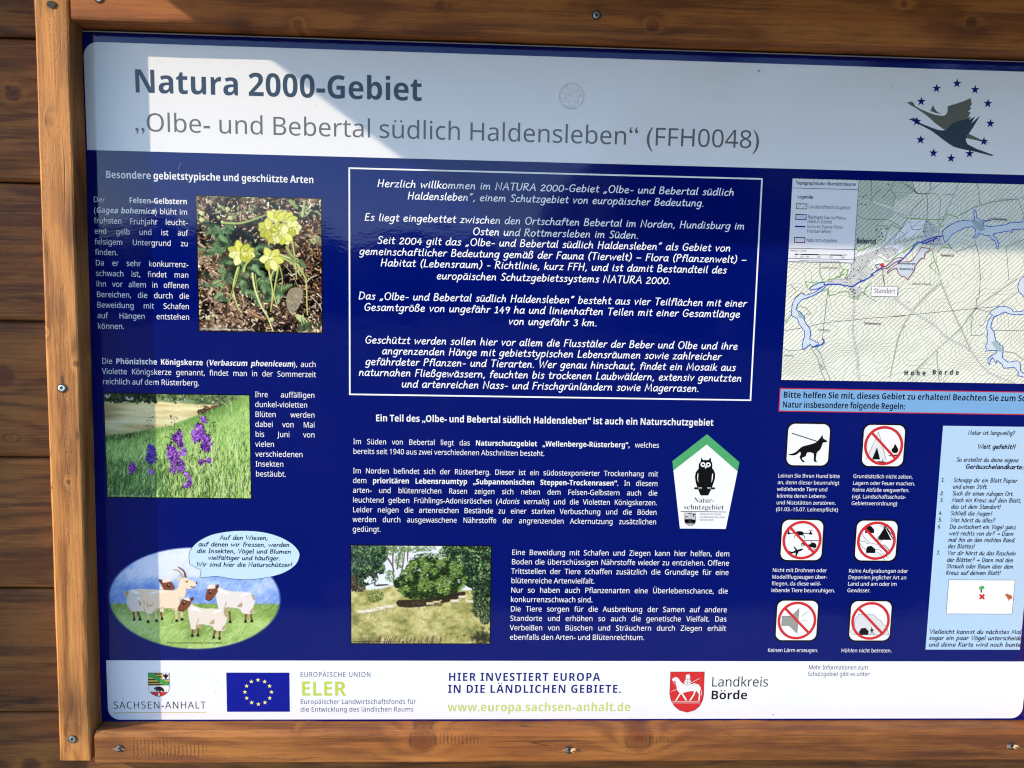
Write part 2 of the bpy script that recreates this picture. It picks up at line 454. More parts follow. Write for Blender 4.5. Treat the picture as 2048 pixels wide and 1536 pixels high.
# bottom rail
BX0, BX1 = -0.5975, 0.9265
BC = (BX0 + BX1) / 2
bz0, bz1 = -0.7325, -0.6805
BZ = (bz0 + bz1) / 2
def bk(px, py, r, k):
    x, z = P(px, py, DF); return (x - BC, z - BZ, r, k)
bprof = rail_profile(bz0 - BZ, bz1 - BZ, 0.0064, top_back=-0.0026)
m0, m1, m2 = bk(265, 1480, 0, 0)[0], bk(345, 1480, 0, 0)[0], bk(420, 1480, 0, 0)[0]
low_mat = wood('bottom_rail_wood', 'X', (0.32, 0.118, 0.022), (0.160, 0.050, 0.010), 21.0, ring=22.0, amp=0.8,
               knots=[bk(845, 1481, .019, .85), bk(1277, 1478, .020, .8), bk(590, 1460, .003, .5)],
               marks=[(m0, m1, -.021, .020, .0058), (m1 - .01, m2, -.016, .008, .0062), (bk(875, 0, 0, 0)[0], bk(985, 0, 0, 0)[0], .004, .021, .0060), (bk(1330, 0, 0, 0)[0], bk(1420, 0, 0, 0)[0], .006, .019, .0060)],
               stains=[bk(225, 1490, 0, 0)[:2] + (.03, .03, .5), bk(1900, 1508, 0, 0)[:2] + (.10, .006, 1.3), bk(1620, 1500, 0, 0)[:2] + (.20, .02, .55), bk(1345, 1455, 0, 0)[:2] + (.08, .005, 1.2), bk(800, 1505, 0, 0)[:2] + (.03, .006, .8), bk(740, 1480, 0, 0)[:2] + (.06, .004, .8),
                       bk(2100, 1500, 0, 0)[:2] + (.55, .2, .75)],
               pale=[bk(860, 1521, 0, 0)[:2] + (.05, .004, .5), bk(555, 1500, 0, 0)[:2] + (.10, .006, .2), bk(1350, 1500, 0, 0)[:2] + (.2, .004, .2)])
ew = [1, 2.0, 1.2, 1.2, .4, 1, 1, 1]
rail_b = beam('cross_rail', 'X', fpos(BC, 0, BZ), BX1 - BX0, bprof, low_mat, frame, seg=160, wob=0.0008, edge_wob=ew, seed=13.0)
rail_b['label'] = 'bottom cross rail with a chamfered upper edge, knots and saw scuffs'

# screws -----------------------------------------------------------
zinc = metal('zinc_plated_steel', (0.62, 0.62, 0.60), 0.22)
hole_rim_dark = G('dark_recess'); hole_rim_dark.color((0.018, 0.014, 0.011)); hole_rim_dark.set('Roughness', 0.8); hole_rim_dark = hole_rim_dark.m
chip = G('raw_splintered_wood'); _x, _y, _z = chip.coords()
chip.color(chip.mix(chip.noise(_x * 900., _y * 900., _z * 200., 2.), (0.62, 0.42, 0.22), (0.40, 0.22, 0.09))); chip.set('Roughness', 0.8); chip = chip.m

def screw_mesh():
    """Countersunk head, slightly domed, with a six-lobed recess."""
    n = 36; R0 = 0.0054
    rings = []
    for r, d in ((R0, 0.0012), (R0, -0.0002), (R0 * 0.93, -0.0008), (R0 * 0.62, -0.0011)):
        rings.append([(r * math.cos(2 * math.pi * i / n), d, r * math.sin(2 * math.pi * i / n)) for i in range(n)])
    star = lambda s, d: [((0.0021 + 0.0006 * math.cos(6 * 2 * math.pi * i / n)) * s * math.cos(2 * math.pi * i / n), d, (0.0021 + 0.0006 * math.cos(6 * 2 * math.pi * i / n)) * s * math.sin(2 * math.pi * i / n)) for i in range(n)]
    rings += [star(1.12, -0.0010), star(1.0, -0.0006), star(0.9, 0.0024)]
    v = [p for r in rings for p in r]
    f = [(k * n + i, k * n + (i + 1) % n, (k + 1) * n + (i + 1) % n, (k + 1) * n + i) for k in range(len(rings) - 1) for i in range(n)]
    f.append(tuple((len(rings) - 1) * n + i for i in range(n)))
    return v, f
sv_, sf_ = screw_mesh()
screw_me = None
SCREWS = [(124, 776, .3, 0), (145, 1478, 1.1, 0), (239, 1496, .7, 1), (1137, 1499, .2, 2), (2022, 1491, .9, 2), (1193, 30, .5, 0), (197, -4, .1, 0), (103, 9, .4, 3)]
for px, py, rot, style in SCREWS:
    x, z = P(px, py, DF)
    sink = {0: -0.0002, 1: 0.0002, 2: 0.0004, 3: 0.0}[style]
    if style == 3: o = None          # no screw here; a flat dark disc paints the shade of its hole
    elif screw_me is None:
        o = link('screw', sv_, sf_, zinc, frame); screw_me = o.data
        for p in screw_me.polygons: p.use_smooth = False
    else:
        o = bpy.data.objects.new('screw', screw_me); COL.objects.link(o); o.parent = frame
    s = {0: 1.0, 1: 0.9, 2: 0.95, 3: 0.62}[style]
    if o:
        o.location = fpos(x, DF + sink - 0.0004, z); o.rotation_euler = (0.10 * math.sin(px), rot, 0.12 * math.cos(px)); o.scale = (s, 1.0, s)
    # crushed dark rim round the head
    r = random.Random(px)
    n = 22; rr = 0.0058 * s
    ring = [(rr * (1.04 + 0.22 * r.random()) * math.cos(2 * math.pi * i / n), -0.00025, rr * (1.04 + 0.22 * r.random()) * math.sin(2 * math.pi * i / n)) for i in range(n)]
    if style == 3: ring = [(a * 1.5, b, c * 1.25) for a, b, c in ring]
    q = link('screw_hole', ring, [tuple(range(n))], hole_rim_dark, frame); q.location = fpos(x, DF - 0.0009, z)
    if style in (1, 2):
        v, f = [], []
        for k in range(4 + 3 * style):
            a = r.choice((0, math.pi)) + r.gauss(0, 0.5); d0 = 0.0045 * s; L = r.uniform(.004, .010) * (0.7 if math.cos(a) < 0 else 1.25)
            w = r.uniform(.0006, .0016); c, sn = math.cos(a), math.sin(a) * .6
            b = len(v); h = -0.0012 - r.random() * .0022
            v += [(c * d0 - sn * w, -.0003, sn * d0 + c * w), (c * d0 + sn * w, -.0003, sn * d0 - c * w), (c * (d0 + L), h, sn * (d0 + L)), (c * (d0 + L * .5), .0003, sn * (d0 + L * .5))]
            f += [(b, b + 1, b + 2), (b + 1, b + 3, b + 2), (b, b + 2, b + 3)]
        q = link('splinter', v, f, chip, frame); q.location = fpos(x, DF - 0.001, z)
        q['kind'] = 'stuff'

# ------------------------------------------------------------------ board print: layers of ink on the panel
LAY = 6e-5
board = empty('information_board', (0.16, 0.0, -0.68), 'large glossy dark blue information board with white header and German texts, pictures and map', 'information board')
BO = Vector((0.16, 0.0, -0.68))

STUFF = {'dirt_speck', 'map_tree_dot', 'map_building', 'map_hatching', 'map_contour', 'map_valley_hatching'}
def sheet(name, polys, mat, layer, parent, label=None, pieces=None):
    """Flat print: list of polygons [(x, z)...] in board coordinates, each a part of its own unless too many to pick apart."""
    step = LAY * 0.5 / max(1, len(polys)) if len(polys) > 1 else 0
    v, f = [], []; o = None
    for i, p in enumerate(polys):
        b = len(v); y = -layer * LAY - i * step
        v += [(q[0] - BO.x, y, q[1] - BO.z) for q in p]
        area = sum(p[k][0] * p[(k + 1) % len(p)][1] - p[(k + 1) % len(p)][0] * p[k][1] for k in range(len(p)))
        if len(p) <= 4:
            f.append(tuple(range(b, b + len(p))) if area > 0 else tuple(range(b, b + len(p)))[::-1])
        else:
            for t in tessellate_polygon([[Vector((q[0], q[1], 0)) for q in p]]):
                a0, a1, a2 = (p[j] for j in t)
                s = (a1[0] - a0[0]) * (a2[1] - a0[1]) - (a2[0] - a0[0]) * (a1[1] - a0[1])
                if abs(s) > 1e-14: f.append(tuple(b + j for j in (t if s > 0 else t[::-1])))
        if name not in STUFF:
            q_ = link(name, v, f, mat, parent, label); o = o or q_; v, f = [], []
    if v:
        o = link(name, v, f, mat, parent, label); o['kind'] = 'stuff'
    return o

def rect(x0, z0, x1, z1): return [(x0, z0), (x1, z0), (x1, z1), (x0, z1)]
def rrect(x0, z0, x1, z1, r, corners=(1, 1, 1, 1), n=8):
    """corners: bl, br, tr, tl"""
    o = []
    for (cx, cz, a0), c in zip(((x0, z0, 180), (x1, z0, 270), (x1, z1, 0), (x0, z1, 90)), corners):
        if not c: o.append((cx, cz)); continue
        mx = cx + (r if cx == x0 else -r); mz = cz + (r if cz == z0 else -r)
        for i in range(n + 1):
            a = math.radians(a0 + 90 * i / n); o.append((mx + r * math.cos(a), mz + r * math.sin(a)))
    return o
def pxrect(tl, tr, br, bl):
    q = [P(*k) for k in (tl, tr, br, bl)]
    return ((q[0][0] + q[3][0]) / 2, (q[2][1] + q[3][1]) / 2, (q[1][0] + q[2][0]) / 2, (q[0][1] + q[1][1]) / 2)
def circle(c, r, n=20, rz=None): return [(c[0] + r * math.cos(2 * math.pi * i / n), c[1] + (rz or r) * math.sin(2 * math.pi * i / n)) for i in range(n)]
def star_poly(c, r, n=5): return [(c[0] + (r if i % 2 == 0 else r * 0.40) * math.sin(math.pi * i / n), c[1] + (r if i % 2 == 0 else r * 0.40) * math.cos(math.pi * i / n)) for i in range(2 * n)]
def smooth(p, n=3, closed=True):
    p = np.array(p, float); m = len(p); o = []
    for i in range(m if closed else m - 1):
        a, b, c, d = (p[(i + k) % m] if closed else p[min(max(i + k, 0), m - 1)] for k in (-1, 0, 1, 2))
        for j in range(n):
            t = j / n
            o.append(tuple(0.5 * ((2 * b) + (c - a) * t + (2 * a - 5 * b + 4 * c - d) * t * t + (-a + 3 * b - 3 * c + d) * t ** 3)))
    if not closed: o.append(tuple(p[-1]))
    return o

def ribbon(pts, w, cap=True):
    """Mitred strip along a polyline; returns quads-ready (verts, faces) in 2-D."""
    p = [np.array(q, float) for q in pts]
    p = [q for i, q in enumerate(p) if i == 0 or np.hypot(*(q - p[i - 1])) > 1e-9]
    if len(p) < 2: return [], []
    h = w / 2; n = len(p); v = []; f = []
    dirs = [(p[i + 1] - p[i]) / np.hypot(*(p[i + 1] - p[i])) for i in range(n - 1)]
    if cap:
        a = p[0] - dirs[0] * h * 0.9; nn = np.array([-dirs[0][1], dirs[0][0]])
        v += [a + nn * h * .45, a - nn * h * .45]
    for i in range(n):
        d0 = dirs[max(i - 1, 0)]; d1 = dirs[min(i, n - 2)]
        t = d0 + d1; L = np.hypot(*t); t = t / L if L > 1e-6 else d1
        nn = np.array([-t[1], t[0]]); k = max(0.55, abs(float(np.dot(nn, [-d1[1], d1[0]]))))
        v += [p[i] + nn * h / k, p[i] - nn * h / k]
    if cap:
        a = p[-1] + dirs[-1] * h * 0.9; nn = np.array([-dirs[-1][1], dirs[-1][0]])
        v += [a + nn * h * .45, a - nn * h * .45]
    m = len(v) // 2
    f = [(2 * i, 2 * i + 1, 2 * i + 3, 2 * i + 2) for i in range(m - 1)]
    return v, f

def lines(name, polylines, w, mat, layer, parent, label=None, stack=8, cap=False):
    v, f = [], []; o = None
    for i, pl in enumerate(polylines):
        a, q = ribbon(pl, w[i] if isinstance(w, (list, tuple)) else w, cap)
        b = len(v); y = -layer * LAY - (i % stack) * LAY * 0.9 / stack
        v += [(c[0] - BO.x, y, c[1] - BO.z) for c in a]; f += [tuple(k + b for k in g) for g in q]
        if name not in STUFF and v:
            q_ = link(name, v, f, mat, parent, label); o = o or q_; v, f = [], []
    if v:
        o = link(name, v, f, mat, parent, label); o['kind'] = 'stuff'
    return o

# ------------------------------------------------------------------ lettering
HAND = {}
def _h(spec):
    for line in spec.strip().split('\n'):
        ch, adv, rest = line.split(' ', 2)
        HAND[ch] = (float(adv), [[tuple(float(q) for q in p.split(',')) for p in s.split()] for s in rest.split('|')])
_h('''a 58 47,51 35,63 18,60 6,38 8,12 20,1 36,12 46,38|49,63 46,30 48,8 57,2
b 56 10,100 8,50 7,2|9,40 22,61 40,60 47,38 40,12 24,0 9,8
c 47 42,55 28,63 12,52 5,28 12,6 27,0 44,9
d 58 46,48 34,62 16,58 5,34 8,10 22,0 38,14 46,38|51,100 47,50 48,14 56,2
e 52 8,29 28,33 43,44 38,58 24,63 9,46 6,22 16,3 32,1 47,11
f 40 43,86 33,98 22,88 17,50 14,1|3,59 37,62
g 57 46,52 32,63 14,56 5,34 10,10 24,4 38,16 46,40|49,63 46,10 40,-24 24,-36 6,-28
h 57 11,100 8,50 6,2|8,34 22,57 36,60 43,44 42,16 49,2
i 25 12,62 10,20 15,2|13,84 14,79
j 27 16,62 14,0 8,-28 -6,-34|17,84 18,79
k 52 10,100 8,50 7,2|44,61 27,44 9,31|18,37 32,14 49,2
l 25 12,100 9,40 11,10 19,1
m 86 8,62 8,30 6,2|8,36 20,58 32,60 38,44 37,2|39,36 50,57 62,60 70,44 69,14 77,2
n 57 8,62 8,30 6,2|8,34 22,57 36,60 43,44 42,16 49,2
o 57 26,62 12,54 5,30 12,6 28,0 44,10 50,34 43,56 29,63
p 57 10,62 8,10 4,-37|9,38 22,60 40,60 48,40 42,12 26,0 10,8
q 57 46,52 32,63 14,56 5,34 10,10 24,4 38,16 46,40|49,63 46,10 44,-37
r 42 9,62 9,30 7,2|9,34 20,53 31,62 40,58
s 45 40,54 28,63 13,56 16,42 32,29 36,13 24,1 6,6
t 41 19,88 17,30 22,4 38,7|3,59 37,63
u 57 7,62 6,24 14,3 28,5 42,30|46,62 43,24 46,7 55,2
v 51 5,62 20,2 45,62
w 77 5,62 16,2 36,50 50,2 71,62
x 51 6,62 24,34 44,2|43,62 24,32 5,2
y 53 6,62 10,28 24,12 40,34|47,62 38,10 24,-28 4,-34
z 49 7,60 40,61 6,3 45,4
ß 58 6,2 8,60 16,92 30,99 42,86 36,66 26,55|27,54 45,38 45,14 31,0 20,5
A 71 4,0 36,100 65,0|15,36 56,38
B 63 10,98 8,2|11,96 36,98 46,80 36,58 13,53|13,51 42,49 54,28 40,5 9,2
D 73 10,95 8,4|4,98 36,96 60,70 60,34 40,8 7,1
E 57 47,97 11,96 8,3 49,4|11,52 41,54
F 54 49,97 11,96 8,0|11,52 41,54
G 72 60,84 42,98 20,88 6,54 14,14 36,0 58,12 61,44 38,44
H 72 10,100 8,0|58,100 56,0|11,50 55,52
I 40 5,97 38,97|21,95 19,5|3,3 36,3
J 52 20,97 50,97|38,94 36,20 24,1 6,8
K 63 10,100 8,0|54,98 30,66 12,47|20,54 36,22 58,2
L 55 11,100 8,3 50,4
M 92 8,0 16,98 42,20 70,98 80,0
N 75 8,0 10,98 60,2 62,100
O 78 38,99 16,86 6,50 18,12 40,0 62,14 71,50 60,86 42,99
P 58 10,98 8,0|11,96 38,98 50,76 38,54 12,48
R 65 10,98 8,0|11,96 38,98 50,78 38,56 12,50|24,49 40,20 60,0
S 57 50,86 34,99 14,88 14,68 40,44 46,20 30,1 6,9
T 62 4,97 60,98|33,95 30,0
U 70 8,100 8,34 18,4 38,2 56,24 60,100
V 64 4,100 28,0 62,100
W 98 4,100 22,0 48,84 64,0 94,100
Z 62 8,97 54,98 6,3 56,4
Ö 78 38,99 16,86 6,50 18,12 40,0 62,14 71,50 60,86 42,99
0 60 28,84 12,74 5,42 12,8 30,0 48,14 54,46 46,76 31,84
1 46 10,70 25,84 24,4|6,2 42,2
2 57 8,68 22,84 42,76 41,52 6,4 51,4
3 53 8,78 28,84 43,70 24,48|24,47 46,32 40,8 22,0 6,6
4 60 36,84 6,28 54,30|42,54 38,-4
5 53 46,84 15,82 12,48|13,47 38,48 45,22 30,2 6,4
6 56 44,88 18,66 6,28 14,2 36,2 46,22 34,42 14,36
7 54 6,82 48,82 20,-2
8 58 30,46 46,64 42,84 22,88 10,72 26,46 46,26 42,4 22,0 8,14 16,36 28,44
9 56 46,66 30,84 10,72 12,48 32,42 46,60|48,74 42,28 28,-2
. 22 10,6 12,1
, 24 14,8 12,-2 5,-14
! 28 16,100 12,28|11,6 12,1
? 50 8,84 24,99 42,86 36,62 20,46 19,28|18,6 19,1
( 34 30,106 12,70 12,20 28,-14
) 34 6,106 22,70 22,20 4,-14
- 44 8,34 36,35
– 62 6,36 54,37
: 24 12,52 13,47|11,8 12,3
→ 78 6,36 66,37|48,54 66,37 46,20
„ 46 18,12 15,0 7,-14|36,12 33,0 25,-14
“ 46 20,100 12,88 10,76|36,100 28,88 26,76''')
UML = {'ä': 'a', 'ö': 'o', 'ü': 'u', 'Ä': 'A', 'Ö': 'O', 'Ü': 'U'}
_glyphs, _need, _jobs = {}, set(), []

def mathchar(c, st):
    up, lo, dg = {'r': (0x1D5A0, 0x1D5BA, 0x1D7E2), 'b': (0x1D5D4, 0x1D5EE, 0x1D7EC), 's': (0x1D400, 0x1D41A, 0x1D7CE)}[st]
    if 'A' <= c <= 'Z': return chr(up + ord(c) - 65)
    if 'a' <= c <= 'z': return chr(lo + ord(c) - 97)
    if '0' <= c <= '9': return chr(dg + ord(c) - 48)
    return c

def build_glyphs():
    dep = []
    def tobj(body, off):
        c = bpy.data.curves.new('glyph', 'FONT'); c.body = body; c.resolution_u = 3; c.offset = off
        o = bpy.data.objects.new('glyph', c); COL.objects.link(o); dep.append(o); return o
    jobs = {}
    for c, st in sorted(_need):
        q = mathchar(c, st); plain = (q == c)
        off = {'r': 0.0, 'b': 0.016 if plain else 0.0, 's': -0.012 if not plain else 0.0}[st]
        H = mathchar('H', st) if not plain else 'H'
        jobs[(c, st)] = (tobj(q, off), tobj(H + q + H, 0.0), tobj(H + H, 0.0), plain)
    Hs = {st: tobj(mathchar('H', st), 0.0) for st in 'rbs'}; Hp = tobj('H', 0.0)
    bpy.context.view_layer.update()
    dg = bpy.context.evaluated_depsgraph_get()
    caps = {st: Hs[st].dimensions[1] for st in Hs}; capp = Hp.dimensions[1]
    for (c, st), (o, o3, o2, plain) in jobs.items():
        k = 1.0 / (capp if plain else caps[st])
        me = bpy.data.meshes.new_from_object(o.evaluated_get(dg))
        v = np.array([w.co[:2] for w in me.vertices]) if len(me.vertices) else np.zeros((0, 2))
        f = [tuple(p.vertices) for p in me.polygons]
        bpy.data.meshes.remove(me)
        adv = (o3.dimensions[0] - o2.dimensions[0]) * k
        v = v * k
        _glyphs[(c, st)] = (v, f, adv)
    for o in dep:
        c = o.data; bpy.data.objects.remove(o); bpy.data.curves.remove(c)

def glyph(c, st):
    """(verts in cap-height units, faces, advance)"""
    if (c, st) in _glyphs: return _glyphs[(c, st)]
    if st in 'ij':                    # italics: the upright letter, slanted
        v, f, a = glyph(c, 'r' if st == 'i' else 'b')
        _glyphs[(c, st)] = (v + v[:, 1:2] * np.array([[0.2, 0.0]]) if len(v) else v, f, a)
        return _glyphs[(c, st)]
    if c == ' ': r = (np.zeros((0, 2)), [], {'h': .42, 'k': .42, 'H': .42}.get(st, 0.345))
    elif st in 'hkH':
        w = {'h': 0.115, 'k': 0.15, 'H': 0.185}[st]
        adv, st_ = HAND[UML.get(c, c) if c not in HAND else c]
        v, f = [], []
        strokes = [list(s) for s in st_]
        if c in UML:
            top = 122 if c.isupper() else 84; mid = adv / 2 - 4
            strokes += [[(mid - 10, top), (mid - 9, top - 4)], [(mid + 10, top + 1), (mid + 11, top - 3)]]
        out = []
        for s in strokes:
            q = smooth(s, 3, False) if len(s) > 2 and c not in 'AVWMNZKHLEFTzvwx47' else s
            a, g = ribbon([((x + 0.13 * y) / 100, y / 100) for x, y in q], w)
            b = len(v); v += a; f += [tuple(i + b for i in t) for t in g]
        r = (np.array(v), f, adv / 100 + 0.07)
    elif c in UML:
        v, f, adv = glyph(UML[c], st)
        top = v[:, 1].max() if len(v) else 1.0; mid = (v[:, 0].min() + v[:, 0].max()) / 2
        rr = 0.085 if st in 'bj' else 0.066; gap = 0.19 if st in 'bj' else 0.165
        vv = [v]; ff = list(f); b = len(v)
        for sgn in (-1, 1):
            vv.append(np.array(circle((mid + sgn * gap, top + 0.20), rr, 8))); ff.append(tuple(range(b, b + 8))); b += 8
        r = (np.vstack(vv), ff, adv)
    else: raise KeyError((c, st))
    _glyphs[(c, st)] = r
    return r

def runs(text, st):
    """*bold* and _italic_ switches -> list of (char, style)."""
    o = []; b = i = False
    for ch in text:
        if ch == '*': b = not b; continue
        if ch == '_': i = not i; continue
        o.append((ch, st if st not in 'rb' else ('j' if b and i else 'i' if i else 'b' if (b or st == 'b') else 'r')))
    return o

def text(name, parent, rows, cap, st, rgb, layer, k=0.80, label=None, track=0.0, joined=True):
    """rows: (string, left px point, right px point or None, mode). Modes: fit / just(xscale) / left(xscale)."""
    for r in rows:
        for c, s in runs(r[0], st):
            if c in ' *_': continue
            if s in 'hkH': continue
            _need.add((UML.get(c, c), {'i': 'r', 'j': 'b'}.get(s, s)))
    _jobs.append((name, SUB or parent, rows, cap, st, rgb, layer, k, label, track))

def flush_text():
    build_glyphs()
    for name, parent, rows, cap, st, rgb, layer, k, label, track in _jobs:
        V, Fc = [], []; b = 0; cnt = 0
        for r in rows:
            s, p0, p1, mode = r[0], r[1], r[2], r[3]
            x0, z0 = P(*p0); h = abs(P(p0[0], p0[1] - cap)[1] - z0)
            if p1:
                x1, z1 = P(*p1); z0 = (z0 + z1) / 2 if len(p1) == 2 else z0
            rs = runs(s, st)
            adv = [(glyph(c, q)[2] + track) for c, q in rs]
            spaces = [i for i, (c, q) in enumerate(rs) if c == ' ']
            tot = sum(adv) - track - 0.04
            if mode == 'fit': xs = (x1 - x0) / (tot * h); extra = 0.0
            elif isinstance(mode, tuple) and mode[0] == 'just':
                xs = mode[1]; extra = ((x1 - x0) / h / xs - tot) / max(1, len(spaces))
                if extra < -0.22 or not spaces: extra = max(extra, -0.22) if spaces else 0.0
            else: xs = mode[1]; extra = 0.0
            x = 0.0
            for (c, q), a in zip(rs, adv):
                if c == ' ': x += a + extra; continue
                v, f, _ = glyph(c, q)
                y = -layer * LAY - (cnt % 2) * LAY * 0.4; cnt += 1
                n = len(v)
                w = np.empty((n, 3)); w[:, 0] = x0 + (v[:, 0] + x) * h * xs - BO.x; w[:, 1] = y; w[:, 2] = z0 + v[:, 1] * h - BO.z
                if q in 'hkH':       # crossing pen strokes sit a hair above one another
                    w[:, 1] -= np.linspace(0, LAY * 0.3, n)
                V.append(w); Fc += [tuple(i + b for i in t) for t in f]; b += n
                x += a
        o = link(name, np.vstack(V), Fc, print_mat(rgb, k), parent, label)

def para(name, lines_, p0, p0r, p1, p1r, cap, st, rgb, layer, mode, parent=None, last_left=True, rag=(), k=0.8):
    """Evenly spaced lines between the first baseline (p0..p0r) and the last (p1..p1r); '' leaves a blank line."""
    n = len(lines_); rows = []
    for i, s in enumerate(lines_):
        if not s: continue
        t = i / (n - 1) if n > 1 else 0
        a = tuple(p0[j] + (p1[j] - p0[j]) * t for j in (0, 1)); b = tuple(p0r[j] + (p1r[j] - p0r[j]) * t for j in (0, 1))
        ragged = i in rag or (last_left and i == n - 1)
        rows.append((s, a, b, ('left', mode) if ragged else ('just', mode)))
    text(name, parent or board, rows, cap, st, rgb, layer, k)

# ------------------------------------------------------------------ printed photographs, painted stroke by stroke into a colour grid
def fbm(h, w, cells, seed, octs=4, ax=1.0, gain=0.55):
    r = np.random.default_rng(seed); o = np.zeros((h, w)); amp = 1.0; tot = 0
    for k in range(octs):
        ny = max(2, int(cells * 2 ** k)); nx = max(2, int(cells * 2 ** k * ax))
        g = r.random((ny + 1, nx + 1))
        y = np.linspace(0, ny - 1e-6, h); x = np.linspace(0, nx - 1e-6, w)
        yi = y.astype(int); xi = x.astype(int); fy = (y - yi)[:, None]; fx = (x - xi)[None, :]
        fy = fy * fy * (3 - 2 * fy); fx = fx * fx * (3 - 2 * fx)
        a = g[np.ix_(yi, xi)]; b = g[np.ix_(yi, xi + 1)]; c = g[np.ix_(yi + 1, xi)]; d = g[np.ix_(yi + 1, xi + 1)]
        o += amp * ((a * (1 - fx) + b * fx) * (1 - fy) + (c * (1 - fx) + d * fx) * fy); tot += amp; amp *= gain
    return o / tot

class Canvas:
    """Small painter: coordinates are given in the units of an enlarged crop (origin ox, oy, enlargement k)."""
    def __init__(s, w, h, ox, oy, k):
        s.w, s.h, s.ox, s.oy, s.k = w, h, ox, oy, k
        s.a = np.zeros((h, w, 3))
    def c(s, x, y): return (x - s.ox) / s.k, (y - s.oy) / s.k
    def blend(s, x0, x1, y0, y1, m, col):
        if x1 <= x0 or y1 <= y0: return
        q = s.a[y0:y1, x0:x1]; q += (np.array(col, float) - q) * m[..., None]
    def line(s, pts, w0, col, w1=None, al=1.0):
        w0 /= s.k; w1 = w0 if w1 is None else w1 / s.k
        n = len(pts) - 1
        for i in range(n):
            (xa, ya), (xb, yb) = s.c(*pts[i]), s.c(*pts[i + 1])
            wa = w0 + (w1 - w0) * i / n; wb = w0 + (w1 - w0) * (i + 1) / n
            r = max(wa, wb) / 2 + 1
            x0, x1 = max(0, int(min(xa, xb) - r)), min(s.w, int(max(xa, xb) + r) + 2)
            y0, y1 = max(0, int(min(ya, yb) - r)), min(s.h, int(max(ya, yb) + r) + 2)
            if x1 <= x0 or y1 <= y0: continue
            gx = np.arange(x0, x1) + .5; gy = (np.arange(y0, y1) + .5)[:, None]
            dx, dy = xb - xa, yb - ya; L = dx * dx + dy * dy + 1e-9
            t = np.clip(((gx - xa) * dx + (gy - ya) * dy) / L, 0, 1)
            d = np.hypot(gx - xa - t * dx, gy - ya - t * dy)
            ww = wa + (wb - wa) * t
            s.blend(x0, x1, y0, y1, np.clip(ww / 2 + .5 - d, 0, 1) * np.minimum(1, ww) * al, col)
    def curve(s, pts, w0, col, w1=None, al=1.0): s.line(smooth(pts, 4, False), w0, col, w1, al)
    def dot(s, x, y, r, col, al=1.0, ry=None, ang=0.0, soft=0.5):
        x, y = s.c(x, y); r /= s.k; ry = r if ry is None else ry / s.k; R = max(r, ry) + 1 + soft
        x0, x1 = max(0, int(x - R)), min(s.w, int(x + R) + 2); y0, y1 = max(0, int(y - R)), min(s.h, int(y + R) + 2)
        if x1 <= x0 or y1 <= y0: return
        gx = np.arange(x0, x1) + .5 - x; gy = (np.arange(y0, y1) + .5 - y)[:, None]
        c, n = math.cos(ang), math.sin(ang)
        u = (gx * c + gy * n) / max(r, .3); v = (-gx * n + gy * c) / max(ry, .3)
        d = (np.hypot(u, v) - 1) * min(r, ry)
        s.blend(x0, x1, y0, y1, np.clip(.5 - d / (2 * soft), 0, 1) * al, col)
    def poly(s, pts, col, al=1.0, sm=0, mod=None):
        if sm: pts = smooth(pts, sm)
        q = np.array([s.c(*p) for p in pts])
        x0, x1 = max(0, int(q[:, 0].min())), min(s.w, int(q[:, 0].max()) + 2); y0, y1 = max(0, int(q[:, 1].min())), min(s.h, int(q[:, 1].max()) + 2)
        if x1 <= x0 or y1 <= y0: return
        m = np.zeros((y1 - y0, x1 - x0))
        for oy in (.17, .5, .83):
            for ox in (.17, .5, .83):
                gx = np.arange(x0, x1) + ox; gy = (np.arange(y0, y1) + oy)[:, None]; ins = np.zeros(m.shape, bool)
                for i in range(len(q)):
                    (xa, ya), (xb, yb) = q[i], q[(i + 1) % len(q)]
                    if ya == yb: continue
                    ins ^= ((ya > gy) != (yb > gy)) & (gx < (xb - xa) * (gy - ya) / (yb - ya) + xa)
                m += ins / 9.0
        if mod is not None: m = m * mod[y0:y1, x0:x1]
        s.blend(x0, x1, y0, y1, m * al, col)
    def ramp(s, n, stops):
        x = [t for t, _ in stops]
        return np.stack([np.interp(n, x, [c[i] for _, c in stops]) for i in range(3)], -1)

def jit(c, r, d): 
    q = r.uniform(-d, d); return tuple(min(255, max(0, v * (1 + q) + r.uniform(-d, d) * 20)) for v in c)

